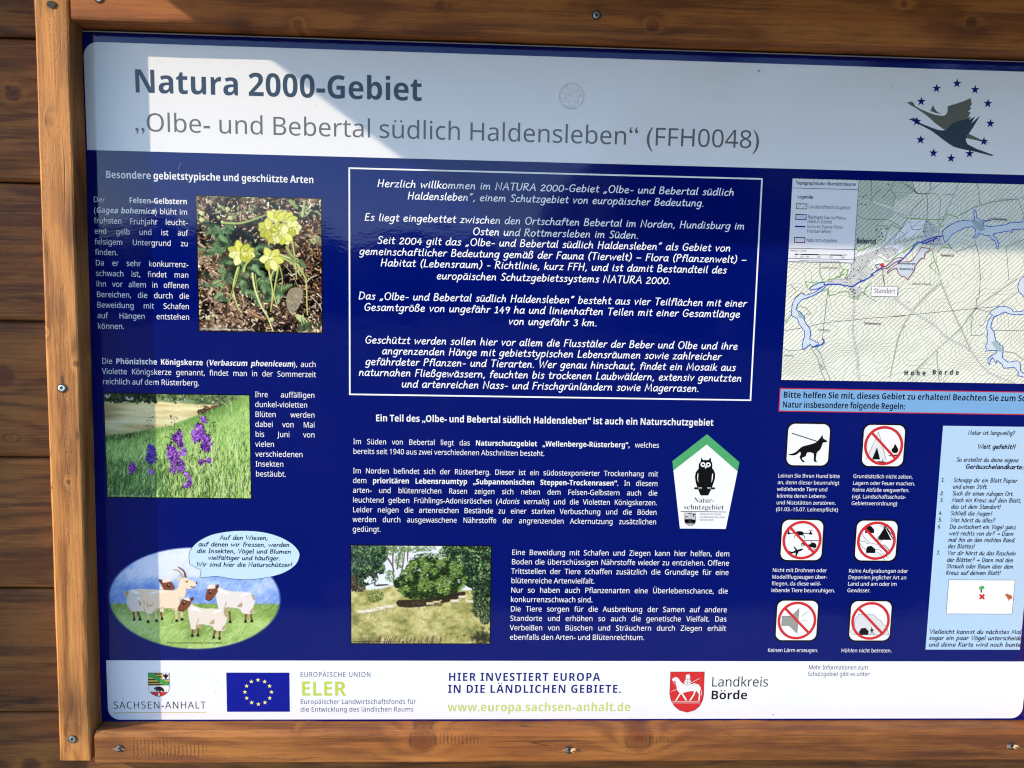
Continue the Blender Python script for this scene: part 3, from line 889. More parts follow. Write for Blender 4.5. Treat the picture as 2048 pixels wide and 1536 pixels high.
INK = photo_mat()
def photograph(name, cv, x0, z0, x1, z1, layer, label, alpha=None, border=True):
    """The painted grid as one mesh sheet with ink colours on its points."""
    h, w = cv.a.shape[:2]
    xs = x0 + (x1 - x0) * (np.arange(w)) / (w - 1) - BO.x; zs = z1 + (z0 - z1) * (np.arange(h)) / (h - 1) - BO.z
    v = np.empty((h, w, 3)); v[..., 0] = xs[None, :]; v[..., 1] = -layer * LAY; v[..., 2] = zs[:, None]
    idx = np.arange(h * w).reshape(h, w)
    f = np.stack([idx[:-1, :-1], idx[1:, :-1], idx[1:, 1:], idx[:-1, 1:]], -1).reshape(-1, 4)
    keep = None
    if alpha is not None:
        fa = np.maximum.reduce([alpha.reshape(-1)[f[:, i]] for i in range(4)]); f = f[fa > 0.004]
        used = np.unique(f); mp = -np.ones(h * w, int); mp[used] = np.arange(len(used)); f = mp[f]; keep = used
    vv = v.reshape(-1, 3); cc = np.clip(cv.a.reshape(-1, 3) / 255.0, 0, 1)
    if keep is not None: vv, cc = vv[keep], cc[keep]
    cl = np.where(cc <= 0.04045, cc / 12.92, ((cc + 0.055) / 1.055) ** 2.4) * 0.80
    me = bpy.data.meshes.new(name)
    me.vertices.add(len(vv)); me.vertices.foreach_set('co', vv.ravel())
    me.loops.add(len(f) * 4); me.loops.foreach_set('vertex_index', f.ravel())
    me.polygons.add(len(f)); me.polygons.foreach_set('loop_start', np.arange(0, len(f) * 4, 4))
    me.update(calc_edges=True); me.validate()
    at = me.color_attributes.new('Ink', 'FLOAT_COLOR', 'POINT')
    at.data.foreach_set('color', np.concatenate([cl, np.ones((len(cl), 1))], 1).ravel())
    me.materials.append(INK)
    o = bpy.data.objects.new(name, me); COL.objects.link(o); o.parent = board; o['label'] = label
    if border:
        t = 0.0016
        sheet('photograph_border', [rect(x0 - t, z0 - t, x1 + t, z1 + t)], print_mat((12, 12, 14)), layer - 1, board)
    return o

# --- yellow star-of-Bethlehem among leaf litter
def paint_gagea():
    k = 5.12; cv = Canvas(250, 278, 68, 48, k); r = random.Random(11)
    n = fbm(cv.h, cv.w, 7, 1, 5); n2 = fbm(cv.h, cv.w, 3, 2, 3)
    cv.a = cv.ramp(n, [(0.25, (8, 6, 6)), (.44, (30, 22, 18)), (.53, (78, 58, 46)), (.62, (140, 112, 86)), (.8, (216, 194, 160))])
    cv.a *= (0.55 + 0.75 * np.clip(n2, 0, 1))[..., None]
    yy, xx = np.mgrid[0:cv.h, 0:cv.w]
    for cx, cy, rx, ry, kk in ((110, 95, 46, 40, .55), (55, 70, 50, 32, .4), (150, 190, 60, 40, .45), (215, 175, 26, 40, .75), (120, 140, 50, 26, .4), (95, 190, 40, 26, .45)):
        cv.a *= (1 - kk * np.exp(-(((xx - cx) / rx) ** 2 + ((yy - cy) / ry) ** 2)))[..., None]
    for i in range(3600):
        x, y = r.uniform(60, 1360), r.uniform(40, 1475)
        dense = 1.0 if (y > 1060 or x > 1060 or y < 280 or x < 280) else 0.28
        if r.random() > dense: continue
        a = r.uniform(0, math.pi); L = r.uniform(10, 60)
        c = r.choice([(190, 162, 128), (132, 98, 72), (70, 48, 36), (226, 208, 178), (30, 22, 18), (140, 104, 78), (96, 66, 50), (22, 16, 14), (206, 184, 150), (14, 10, 10)])
        if x > 1130 and 200 < y < 1080: c = r.choice([(120, 78, 52), (70, 44, 32), (164, 128, 92), (36, 26, 20), (196, 168, 132)])
        cv.curve([(x, y), (x + math.cos(a) * L * .5 + r.gauss(0, 5), y + math.sin(a) * L * .5 + r.gauss(0, 5)), (x + math.cos(a) * L, y + math.sin(a) * L)], r.uniform(5, 20), jit(c, r, .25), 3)
    # pale moss and round leaves, upper left and right
    for i in range(90):
        x, y = r.choice([(r.gauss(330, 60), r.gauss(150, 60)), (r.gauss(600, 60), r.gauss(150, 60)), (r.gauss(110, 30), r.gauss(270, 60)), (r.gauss(1240, 45), r.gauss(480, 60)), (r.gauss(1250, 60), r.gauss(170, 40))])
        c = r.choice([(172, 186, 128), (150, 168, 116), (198, 190, 150), (122, 140, 92)])
        cv.dot(x, y, r.uniform(8, 24), jit(c, r, .2), .9, r.uniform(6, 14), r.uniform(0, 3))
    for x, y, q in ((385, 178, 26), (120, 228, 28), (410, 270, 26), (120, 298, 30), (330, 318, 20), (290, 265, 18), (820, 1340, 26), (215, 1305, 18), (165, 1335, 20)):
        cv.dot(x, y, q, (196, 206, 140), .95, q * .85, .5); cv.dot(x - 5, y - 6, q * .5, (222, 228, 176), .7)
    # dark feathery leaves
    def fern(x, y, L, a, c, n=9):
        for j in range(n):
            t = j / n; bx, by = x + math.cos(a) * L * t, y + math.sin(a) * L * t
            for sg in (-1, 1):
                b = a + sg * (1.0 - .3 * t); q = L * .42 * (1 - t * .7)
                cv.line([(bx, by), (bx + math.cos(b) * q, by + math.sin(b) * q)], 13, jit(c, r, .22), 3)
        cv.line([(x, y), (x + math.cos(a) * L, y + math.sin(a) * L)], 7, jit(c, r, .2), 3)
    for i in range(84):
        x, y = r.choice([(r.gauss(330, 80), r.gauss(430, 80)), (r.gauss(320, 80), r.gauss(600, 50)), (r.gauss(620, 70), r.gauss(800, 80)), (r.gauss(470, 100), r.gauss(880, 70)), (r.gauss(760, 120), r.gauss(1000, 70)), (r.gauss(640, 60), r.gauss(620, 50))])
        fern(x, y, r.uniform(70, 160), r.uniform(0, 6.28), r.choice([(44, 66, 46), (66, 94, 62), (32, 48, 38), (92, 124, 82), (112, 144, 96)]))
    for x, y, a, L in ((520, 930, 1.3, 150), (560, 960, 1.9, 120), (700, 900, 1.2, 170), (760, 960, 1.0, 130), (640, 1040, 1.2, 170), (700, 1080, 1.9, 110), (300, 1060, 2.4, 100), (280, 1110, .4, 110), (880, 1000, .9, 120), (640, 760, 1.0, 130), (600, 600, .4, 120), (1110, 700, .8, 110), (400, 850, 1.9, 120), (520, 600, 5.6, 90), (900, 1080, 1.7, 90), (250, 930, .8, 120)):
        fern(x, y, L, a, r.choice([(96, 130, 88), (122, 154, 104), (76, 108, 74), (140, 170, 120)]), 10)
    # grassy stems
    S = [([(350, 322), (500, 325), (640, 285), (770, 232)], 26, (158, 172, 96)), ([(480, 790), (440, 930), (430, 1050), (470, 1200), (512, 1270)], 17, (206, 214, 124)), ([(495, 780), (460, 930), (410, 1060), (385, 1170)], 13, (160, 172, 84)),
         ([(630, 850), (650, 1000), (700, 1160), (780, 1310), (835, 1460)], 22, (214, 218, 142)), ([(660, 860), (672, 990), (690, 1100)], 12, (150, 166, 84)), ([(795, 790), (815, 900), (835, 1040), (815, 1250)], 19, (198, 206, 116)), ([(900, 760), (870, 930), (840, 1090), (812, 1250)], 19, (180, 190, 98)),
         ([(850, 800), (820, 930), (860, 1120), (885, 1210)], 12, (204, 210, 126)), ([(910, 760), (940, 900), (925, 1040)], 12, (170, 184, 96)), ([(905, 640), (1030, 690), (1130, 790), (1185, 930), (1190, 1130), (1195, 1280)], 20, (196, 196, 122)), ([(910, 660), (1040, 730), (1140, 830), (1190, 900)], 24, (164, 182, 104)),
         ([(975, 340), (1030, 440), (1060, 600), (1075, 740), (1085, 900)], 20, (190, 192, 104)), ([(985, 560), (1040, 650), (1110, 700)], 28, (150, 164, 100)), ([(1110, 720), (1040, 690), (985, 590)], 20, (126, 146, 90)), ([(960, 750), (1040, 850), (1100, 980)], 8, (180, 176, 130)), ([(1190, 930), (1240, 880), (1300, 855)], 11, (214, 200, 164)),
         ([(1230, 1080), (1290, 1140), (1335, 1195)], 10, (208, 196, 168)), ([(1300, 1050), (1350, 1100)], 12, (224, 216, 192)), ([(1150, 230), (1175, 80)], 34, (170, 186, 118)), ([(1030, 80), (1100, 150)], 40, (140, 160, 96)), ([(220, 970), (320, 925)], 12, (196, 196, 130)), ([(290, 1060), (340, 950)], 9, (176, 180, 104)), ([(540, 830), (560, 760), (605, 715)], 26, (172, 186, 92)), ([(640, 705), (720, 700)], 8, (150, 160, 90)), ([(590, 1240), (650, 1290), (755, 1335)], 34, (170, 124, 84)), ([(80, 540), (150, 590)], 22, (196, 172, 140))]
    for p, w, c in S:
        cv.curve([(a + 5, b + 5) for a, b in p], w * 1.1, (30, 28, 16), w * .6, .5); cv.curve(p, w, c, w * .6); cv.curve([(a - w * .15, b) for a, b in p], w * .35, tuple(min(255, v + 34) for v in c), 2, .7)
    # stone and big leaves bottom right
    cv.poly([(1000, 1030), (1060, 990), (1140, 1000), (1150, 1080), (1110, 1190), (1060, 1250), (1000, 1240), (975, 1150)], (150, 138, 112), 1, 3)
    for i in range(120):
        x, y = r.gauss(1065, 40), r.gauss(1120, 65); cv.dot(x, y, r.uniform(3, 10), jit(r.choice([(176, 164, 136), (122, 110, 88), (196, 186, 160)]), r, .15), .5)
    cv.poly([(1065, 1280), (1120, 1280), (1180, 1330), (1205, 1380), (1150, 1375), (1090, 1330)], (188, 200, 136), 1, 3); cv.curve([(1080, 1290), (1195, 1375)], 5, (222, 228, 176))
    for i in range(26):
        x, y = r.uniform(1080, 1330), r.uniform(1390, 1460); cv.curve([(x, y), (x + r.uniform(-30, 30), y - r.uniform(30, 90))], 18, jit((60, 82, 50), r, .3), 3)
    # flowers: six pointed petals each
    def petal(x, y, a, L, w, c):
        t = (x + math.cos(a) * L, y + math.sin(a) * L); n = (-math.sin(a), math.cos(a))
        P_ = lambda u, v: (x + math.cos(a) * L * u + n[0] * w * v, y + math.sin(a) * L * u + n[1] * w * v)
        cv.poly([P_(0, -.15), P_(.35, -.48), P_(.7, -.42), P_(1, 0), P_(.7, .42), P_(.35, .48), P_(0, .15)], tuple(v * .80 for v in c), 1, 3)
        cv.poly([P_(.05, -.1), P_(.4, -.36), P_(.72, -.30), P_(.95, 0), P_(.72, .30), P_(.4, .36), P_(.05, .1)], c, .95, 3)
        cv.line([P_(.1, .05), P_(.85, 0)], 4, tuple(v * .84 for v in c), 2, .8); cv.line([P_(.3, -.2), P_(.8, -.12)], 7, tuple(min(255, v * 1.12 + 14) for v in c), 3, .6)
    Y = [(224, 222, 96), (234, 232, 122), (206, 206, 84), (240, 240, 158), (196, 200, 74)]
    for x, y, L, w, offs in ((905, 385, 90, 80, (.3, 1.4, 2.4, 3.4, 4.5, 5.5)), (1000, 400, 90, 76, (.5, 1.6, 5.0, 2.6)), (510, 640, 140, 96, (3.6, 4.5, 5.4, 2.9, 2.0, .8, .2)), (590, 640, 80, 70, (5.5, .3, 1.2)), (825, 690, 130, 96, (4.3, 5.3, .1, 3.0, 1.9, 1.2)), (800, 375, 120, 96, (3.0, 3.7, 2.4, 1.6, 4.6)), (880, 290, 150, 100, (4.5, 3.9, 5.2, 5.7)), (985, 300, 140, 92, (5.2, 5.8, .4)), (1040, 350, 100, 82, (.1, .9, 5.6, 1.5)), (960, 430, 115, 88, (1.2, 1.9, .6, 4.8)), (860, 450, 100, 80, (1.5, 2.3, .9))):
        for a in offs: petal(x, y, a + r.uniform(-.1, .1), L * r.uniform(.85, 1.08), w, jit(r.choice(Y), r, .06))
        for j in range(6): cv.line([(x, y), (x + r.gauss(0, 22), y + r.gauss(0, 22))], 6, (246, 240, 160), 3); 
        cv.dot(x + 4, y + 8, 10, (120, 112, 30), .7); 
        for j in range(5): cv.dot(x + r.gauss(0, 22), y + r.gauss(0, 20), 7, (250, 244, 170))
    cv.a *= (0.93 + 0.16 * np.random.default_rng(3).random((cv.h, cv.w, 1)))
    return cv

# --- purple mulleins in a meadow
def paint_meadow():
    k = 6.606; cv = Canvas(292, 212, 55, 30, k); r = random.Random(5)
    yy, xx = np.mgrid[0:cv.h, 0:cv.w]; X_ = xx * k + 55; Y_ = yy * k + 30
    n = fbm(cv.h, cv.w, 6, 4, 5); ns = fbm(cv.h, cv.w, 22, 9, 3, 0.16)
    edge = 600 - 0.16 * (X_ - 55) - np.clip(X_ - 900, 0, None) * .26
    field = cv.ramp(ns * .75 + n * .25, [(.3, (176, 152, 104)), (.5, (212, 196, 140)), (.7, (236, 226, 176))])
    field = field * (0.94 + .14 * np.clip((420 - Y_) / 300, 0, 1))[..., None]
    cv.a = field
    far = np.clip((150 - 20 * np.sin(X_ / 300.) - Y_) / 20, 0, 1)[..., None]
    cv.a = cv.a * (1 - far) + cv.ramp(n, [(.3, (60, 84, 48)), (.55, (128, 152, 100)), (.8, (190, 204, 160))]) * far
    for i in range(420):
        x, y = r.uniform(50, 740), r.gauss(75, 36)
        if y > 150: continue
        cv.dot(x, y, r.uniform(8, 26), jit(r.choice([(30, 42, 28), (46, 62, 36), (22, 30, 22), (64, 84, 52)]), r, .25), .9)
    for x, y in ((380, 100), (890, 75), (1100, 75), (1330, 100), (1540, 130), (1050, 110), (90, 80)):
        for i in range(16): cv.dot(x + r.gauss(0, 26), y + r.gauss(0, 16), r.uniform(5, 12), jit((206, 208, 190), r, .12), .85)
    for i in range(260):
        x = r.uniform(760, 1960); y = r.gauss(70 + max(0, x - 1250) * .05, 26)
        cv.dot(x, y, r.uniform(8, 22), jit(r.choice([(72, 92, 52), (112, 134, 80), (54, 70, 44), (150, 164, 112)]), r, .2), .8)
    # dark reddish strip along the hill
    for i in range(420):
        t = r.random(); x = 1300 + 660 * t; y = 270 - 150 * t + r.gauss(0, 26)
        cv.dot(x, y, r.uniform(6, 16), jit(r.choice([(82, 56, 44), (104, 70, 58), (58, 44, 34), (124, 92, 70)]), r, .2), .8)
    m = np.clip((Y_ - edge) / 26 + .5 + (n - .5) * 1.5, 0, 1)[..., None]
    shade = np.clip((Y_ - edge) / 260, 0, 1)
    g = cv.ramp(n * .6 + ns * .1 + .3 * shade, [(.3, (84, 124, 56)), (.55, (140, 178, 92)), (.75, (176, 208, 120))])
    dark = np.exp(-((Y_ - edge - 40) / 46.) ** 2) * np.clip((900 - X_) / 500, 0, 1)
    cv.a = cv.a * (1 - m) + g * (1 - .45 * dark[..., None]) * m
    for i in range(5200):
        x = r.uniform(40, 2010); e = 600 - .16 * (x - 55) - max(0, x - 900) * .26
        y = e + 20 + (1460 - e) * r.random() ** .8
        t = (y - e) / (1440 - e); L = r.uniform(30, 70) + 130 * t * r.random()
        lean = r.gauss(10, 26) * (1 + t); rt = min(1, max(0, (x - 700) / 900))
        c = r.choice([(108, 152, 70), (144, 186, 96), (184, 216, 128), (70, 108, 52), (206, 228, 156), (164, 202, 112)])
        if t > .45: c = r.choice([c, (54, 84, 40), (206, 224, 152), (176, 206, 108), (40, 62, 32)]) if rt > .2 else r.choice([c, (72, 108, 62), (50, 80, 44)])
        cv.curve([(x, y), (x + lean * .4, y - L * .55), (x + lean, y - L)], r.uniform(4, 7 + 7 * t), jit(c, r, .14), 2, .8)
    for i in range(70):
        x = r.uniform(1250, 2000); y = r.uniform(700, 1440); L = r.uniform(150, 420); b = r.gauss(0, 120)
        cv.curve([(x, y), (x + b * .3, y - L * .6), (x + b, y - L)], 10, jit(r.choice([(196, 220, 140), (160, 196, 100), (214, 224, 170), (120, 160, 76)]), r, .1), 3)
    for p in ([(1700, 50), (1740, 180), (1780, 390)], [(1620, 130), (1680, 180), (1725, 390)], [(1820, 560), (1850, 360), (1895, 140)], [(1950, 400), (1930, 200), (1950, 60)], [(800, 340), (850, 500), (870, 640)]):
        cv.curve(p, 9, (206, 216, 170), 4, .8)
    def stalk(x, y0, y1, dx=0, dots=True):
        cv.curve([(x + dx, y1), (x + dx * .5, (y0 + y1) / 2), (x, y0)], 7, (62, 62, 44), 4, .9)
        if dots:
            for i in range(14):
                t = r.random(); y = y0 + (y1 - y0) * t * .75; s = r.choice((-1, 1)) * r.uniform(18, 56)
                cv.line([(x, y + 12), (x + s, y)], 3, (74, 70, 50), 2, .7); cv.dot(x + s, y, r.uniform(5, 9), (50, 40, 38))
    stalk(642, 310, 1000); stalk(975, 310, 620); stalk(905, 440, 800, 20); stalk(1330, 170, 420, 30); stalk(1470, 360, 600, -40); stalk(1030, 480, 1100, -60, False); stalk(1370, 330, 1000, 10, False); stalk(398, 930, 1130, 0, False)
    def spike(pts, n, cols):
        for i in range(n):
            t = r.random(); q = t * (len(pts) - 1); j = min(int(q), len(pts) - 2); u = q - j
            w = pts[j][2] * (1 - u) + pts[j + 1][2] * u
            x = pts[j][0] * (1 - u) + pts[j + 1][0] * u + r.uniform(-w, w); y = pts[j][1] * (1 - u) + pts[j + 1][1] * u + r.gauss(0, 12)
            c = jit(r.choice(cols), r, .16)
            for a in range(4): cv.dot(x + r.gauss(0, 14), y + r.gauss(0, 14), r.uniform(8, 16), jit(c, r, .18), .95, r.uniform(7, 13), r.uniform(0, 3))
            if r.random() < .5: cv.dot(x, y, 6, (232, 196, 214), .8)
    PU = [(116, 50, 158), (142, 76, 192), (84, 32, 122), (176, 112, 216), (62, 22, 94)]
    spike([(660, 720, 24), (660, 830, 52), (655, 950, 44)], 60, [(78, 52, 158), (96, 66, 178), (60, 36, 124)])
    spike([(1036, 520, 10), (1020, 640, 54), (1060, 730, 60)], 46, PU); spike([(980, 570, 20), (960, 640, 20)], 8, PU)
    spike([(930, 730, 50), (940, 840, 64), (960, 920, 56)], 62, PU); spike([(1090, 770, 20), (1085, 830, 30)], 10, PU)
    spike([(935, 960, 26), (940, 1100, 16)], 16, PU); spike([(1030, 910, 22), (1060, 1000, 26), (1030, 1070, 50)], 30, PU); spike([(1110, 1080, 20), (1140, 1160, 30), (1170, 1220, 14), (1095, 1270, 12)], 30, PU)
    spike([(1365, 350, 26), (1370, 400, 20)], 12, PU); spike([(1320, 430, 40), (1300, 560, 84), (1250, 650, 40)], 80, PU); spike([(1400, 580, 50), (1400, 700, 60), (1380, 790, 60)], 66, PU)
    spike([(1330, 920, 24), (1325, 970, 18)], 9, PU); spike([(1415, 890, 14), (1440, 940, 16)], 8, PU); spike([(395, 1000, 20), (390, 1090, 34)], 20, [(98, 30, 120), (122, 42, 150)]); spike([(630, 1070, 12), (640, 1100, 12)], 5, PU)
    cv.a *= (0.95 + 0.1 * np.random.default_rng(8).random((cv.h, cv.w, 1)))
    return cv

# --- sheep grazing below a big bush
def paint_pasture():
    k = 6.606; cv = Canvas(281, 198, 80, 75, k); r = random.Random(21)
    yy, xx = np.mgrid[0:cv.h, 0:cv.w]; X_ = xx * k + 80; Y_ = yy * k + 75
    n = fbm(cv.h, cv.w, 8, 14, 5); n3 = fbm(cv.h, cv.w, 30, 15, 3); nb = fbm(cv.h, cv.w, 16, 41, 3, 1.4)
    cv.a = np.ones((cv.h, cv.w, 3)) * np.array([226, 230, 242.])
    hill = np.clip((Y_ - (620 + 330 * np.clip((620 - X_) / 560, 0, 1) ** 1.3)) / 14, 0, 1)[..., None]
    gr = cv.ramp(n * .6 + n3 * .4, [(.28, (112, 116, 62)), (.45, (164, 160, 92)), (.6, (198, 190, 124)), (.78, (222, 212, 156))])
    hill2 = np.clip((Y_ - 590 - 60 * np.sin(X_ / 200.)) / 20, 0, 1)[..., None]
    cv.a = cv.a * (1 - hill2) + gr * hill2
    cv.poly([(1290, 75), (1935, 75), (1935, 1080), (1860, 1010), (1740, 900), (1710, 780), (1690, 640), (1600, 600), (1430, 300)], (30, 46, 32), 1, 2)
    cv.poly([(80, 90), (260, 75), (540, 80), (560, 250), (480, 330), (420, 420), (440, 540), (250, 620), (80, 650)], (34, 54, 38), .8, 3)
    def foliage(blobs, cols, n_, rr=(6, 17)):
        for i in range(n_):
            x, y, rx, ry = r.choice(blobs); a = r.uniform(0, 6.28); q = math.sqrt(r.random())
            px, py = x + rx * q * math.cos(a), y + ry * q * math.sin(a)
            lit = .5 + .5 * (-math.sin(a) * q * -1 * -1) 
            c = r.choice(cols[0] if r.random() < .38 + .34 * (-(py - y) / ry) else cols[1])
            cl_ = fbm_pt(nb, cv, px, py)
            if cl_ < .46 and r.random() < .7: c = r.choice(cols[1])
            cv.dot(px, py, r.uniform(*rr), jit(c, r, .2), .9, r.uniform(4, 10), r.uniform(0, 3))
    # trees left with sky gaps
    for p in ([(640, 90), (632, 300), (650, 600)], [(570, 250), (620, 330), (650, 420)], [(830, 110), (825, 280)], [(690, 380), (720, 200), (760, 90)], [(740, 480), (770, 300), (790, 120)], [(395, 600), (400, 430), (470, 280)]):
        cv.curve(p, 24, (84, 72, 58), 12); cv.curve([(a + 5, b) for a, b in p], 8, (168, 150, 126), 4, .7)
    LG, DG = [(96, 142, 84), (122, 164, 96), (146, 180, 108), (84, 128, 92)], [(34, 54, 38), (22, 36, 28), (54, 82, 54), (16, 24, 20)]
    foliage([(190, 200, 130, 120), (330, 190, 130, 110), (430, 130, 120, 70), (180, 400, 110, 110), (310, 430, 110, 90), (480, 200, 70, 80), (400, 300, 90, 80), (280, 540, 110, 60), (470, 380, 60, 70)], (LG, DG), 1500)
    foliage([(610, 130, 80, 70), (700, 120, 110, 60), (880, 120, 120, 46), (590, 480, 70, 80), (720, 260, 60, 110), (1050, 110, 160, 40)], (LG, [(90, 112, 60), (120, 136, 84)]), 620, (4, 12))
    foliage([(110, 560, 60, 90), (180, 640, 110, 50)], ([(122, 104, 78), (98, 84, 60)], [(60, 56, 40), (44, 44, 32)]), 260)
    for i in range(80): cv.dot(r.choice([r.gauss(500, 40), r.gauss(330, 20), r.gauss(285, 12)]), r.gauss(540, 26), r.uniform(4, 12), (232, 236, 246), .9)
    cv.poly([(420, 590), (560, 585), (590, 600), (400, 620)], (70, 66, 48))
    # trees right
    foliage([(1400, 150, 160, 100), (1420, 260, 90, 60), (1600, 160, 160, 120), (1800, 180, 140, 140), (1480, 300, 120, 100), (1700, 380, 160, 130), (1850, 420, 90, 160), (1780, 560, 130, 90)], (LG[:3] + [(168, 186, 120)], DG), 1900)
    foliage([(1800, 680, 120, 90), (1820, 800, 125, 90), (1810, 920, 120, 110), (1870, 1030, 70, 90)], ([(108, 138, 78), (136, 160, 98), (78, 106, 62)], DG), 1500)
    # big bush
    for i in range(700):
        a = r.uniform(0, 6.28); q = math.sqrt(r.random()); x, y = 1110 + 460 * q * math.cos(a), 520 + 290 * q * math.sin(a)
        if y < 580 - (x - 640) * 1.25 or y < 160 + max(0, x - 1130) * .5 or y > 780: continue
        cv.dot(x, y, r.uniform(14, 34), jit(r.choice([(40, 60, 28), (28, 44, 22), (56, 80, 38)]), r, .2), .95)
    for i in range(3800):
        a = r.uniform(0, 6.28); q = math.sqrt(r.random()); x, y = 1115 + 500 * q * math.cos(a), 500 + 330 * q * math.sin(a)
        if y < 560 - (x - 640) * 1.25 + r.gauss(0, 34) or y < 130 + max(0, x - 1130) * .5 + r.gauss(0, 26) or y > 800: continue
        g_ = fbm_pt(nb, cv, x, y)
        c = r.choice([(96, 128, 58), (124, 154, 76), (150, 176, 96)]) if g_ + r.gauss(0, .045) + (500 - y) * .0001 > .49 else r.choice([(28, 44, 20), (48, 72, 34), (16, 26, 14)])
        cv.line([(x, y), (x + r.uniform(4, 34), y - r.uniform(-6, 18))], r.uniform(6, 13), jit(c, r, .15), 3, .9)
    cv.poly([(700, 800), (1000, 790), (1300, 740), (1560, 680), (1600, 720), (1480, 790), (1320, 830), (1000, 890), (720, 890)], (44, 36, 26), .92, 2)
    for i in range(160): cv.dot(r.uniform(700, 1300), r.gauss(850, 22), r.uniform(4, 10), jit(r.choice([(104, 84, 60), (60, 48, 36), (30, 26, 20)]), r, .2), .8)
    # meadow in front
    for i in range(2600):
        x = r.uniform(80, 1930); y0 = 905 + .10 * max(0, 650 - x) - .06 * max(0, x - 900); y = y0 + (1385 - y0) * r.random()
        cv.line([(x, y), (x + r.gauss(0, 12), y - r.uniform(10, 36))], r.uniform(4, 9), jit(r.choice([(150, 152, 80), (186, 180, 112), (212, 204, 146), (126, 130, 66), (168, 158, 96), (196, 184, 126), (130, 104, 74)]), r, .12), 3, .6)
    foliage([(400, 740, 110, 90)], ([(136, 148, 80), (160, 166, 98)], [(96, 110, 58)]), 160)
    for i in range(130):
        cv.dot(r.gauss(1830, 70), r.gauss(1300, 50), r.uniform(10, 26), jit((50, 52, 30), r, .2), .5)
    W_ = (232, 220, 188)
    def sheep(x, y, s, c=W_, leg=(150, 130, 96), fl=1):
        cv.poly([(x + a * s * fl, y + b * s) for a, b in ((-62, -8), (-50, -24), (-10, -20), (30, -26), (50, -34), (64, -44), (84, -36), (86, -24), (68, -18), (58, 4), (44, 20), (0, 14), (-44, 22), (-60, 10))], tuple(v * .9 for v in c), 1, 2); cv.dot(x - 6 * fl, y - 8 * s, 48 * s, c, 1, 14 * s)
        for d in (-44, -30, 30, 44): cv.line([(x + d * s, y + 18 * s), (x + d * s, y + 50 * s)], 8 * s, leg, 6 * s)
    sheep(1460, 810, 1.0); sheep(1560, 755, .85); sheep(1660, 815, .8, fl=-1); sheep(1130, 845, .85, (214, 196, 150)); sheep(1220, 825, .8, (206, 186, 140)); sheep(830, 850, .9, (62, 50, 40), (40, 34, 28)); sheep(590, 890, 1.1); sheep(470, 910, 1.0, (238, 228, 204)); sheep(380, 935, .9); sheep(220, 960, 1.1); sheep(320, 950, .8, (240, 232, 210))
    for i in range(90):
        x = r.uniform(250, 1280); y = r.uniform(1290, 1385); cv.curve([(x, y + 30), (x + 12, y - 5), (x + 30, y - r.uniform(20, 60))], 9, jit((96, 74, 58), r, .2), 3, .8)
    cv.a *= (0.95 + 0.1 * np.random.default_rng(18).random((cv.h, cv.w, 1)))
    return cv
def fbm_pt(n, cv, x, y):
    i, j = cv.c(x, y); return n[min(cv.h - 1, max(0, int(j))), min(cv.w - 1, max(0, int(i)))]

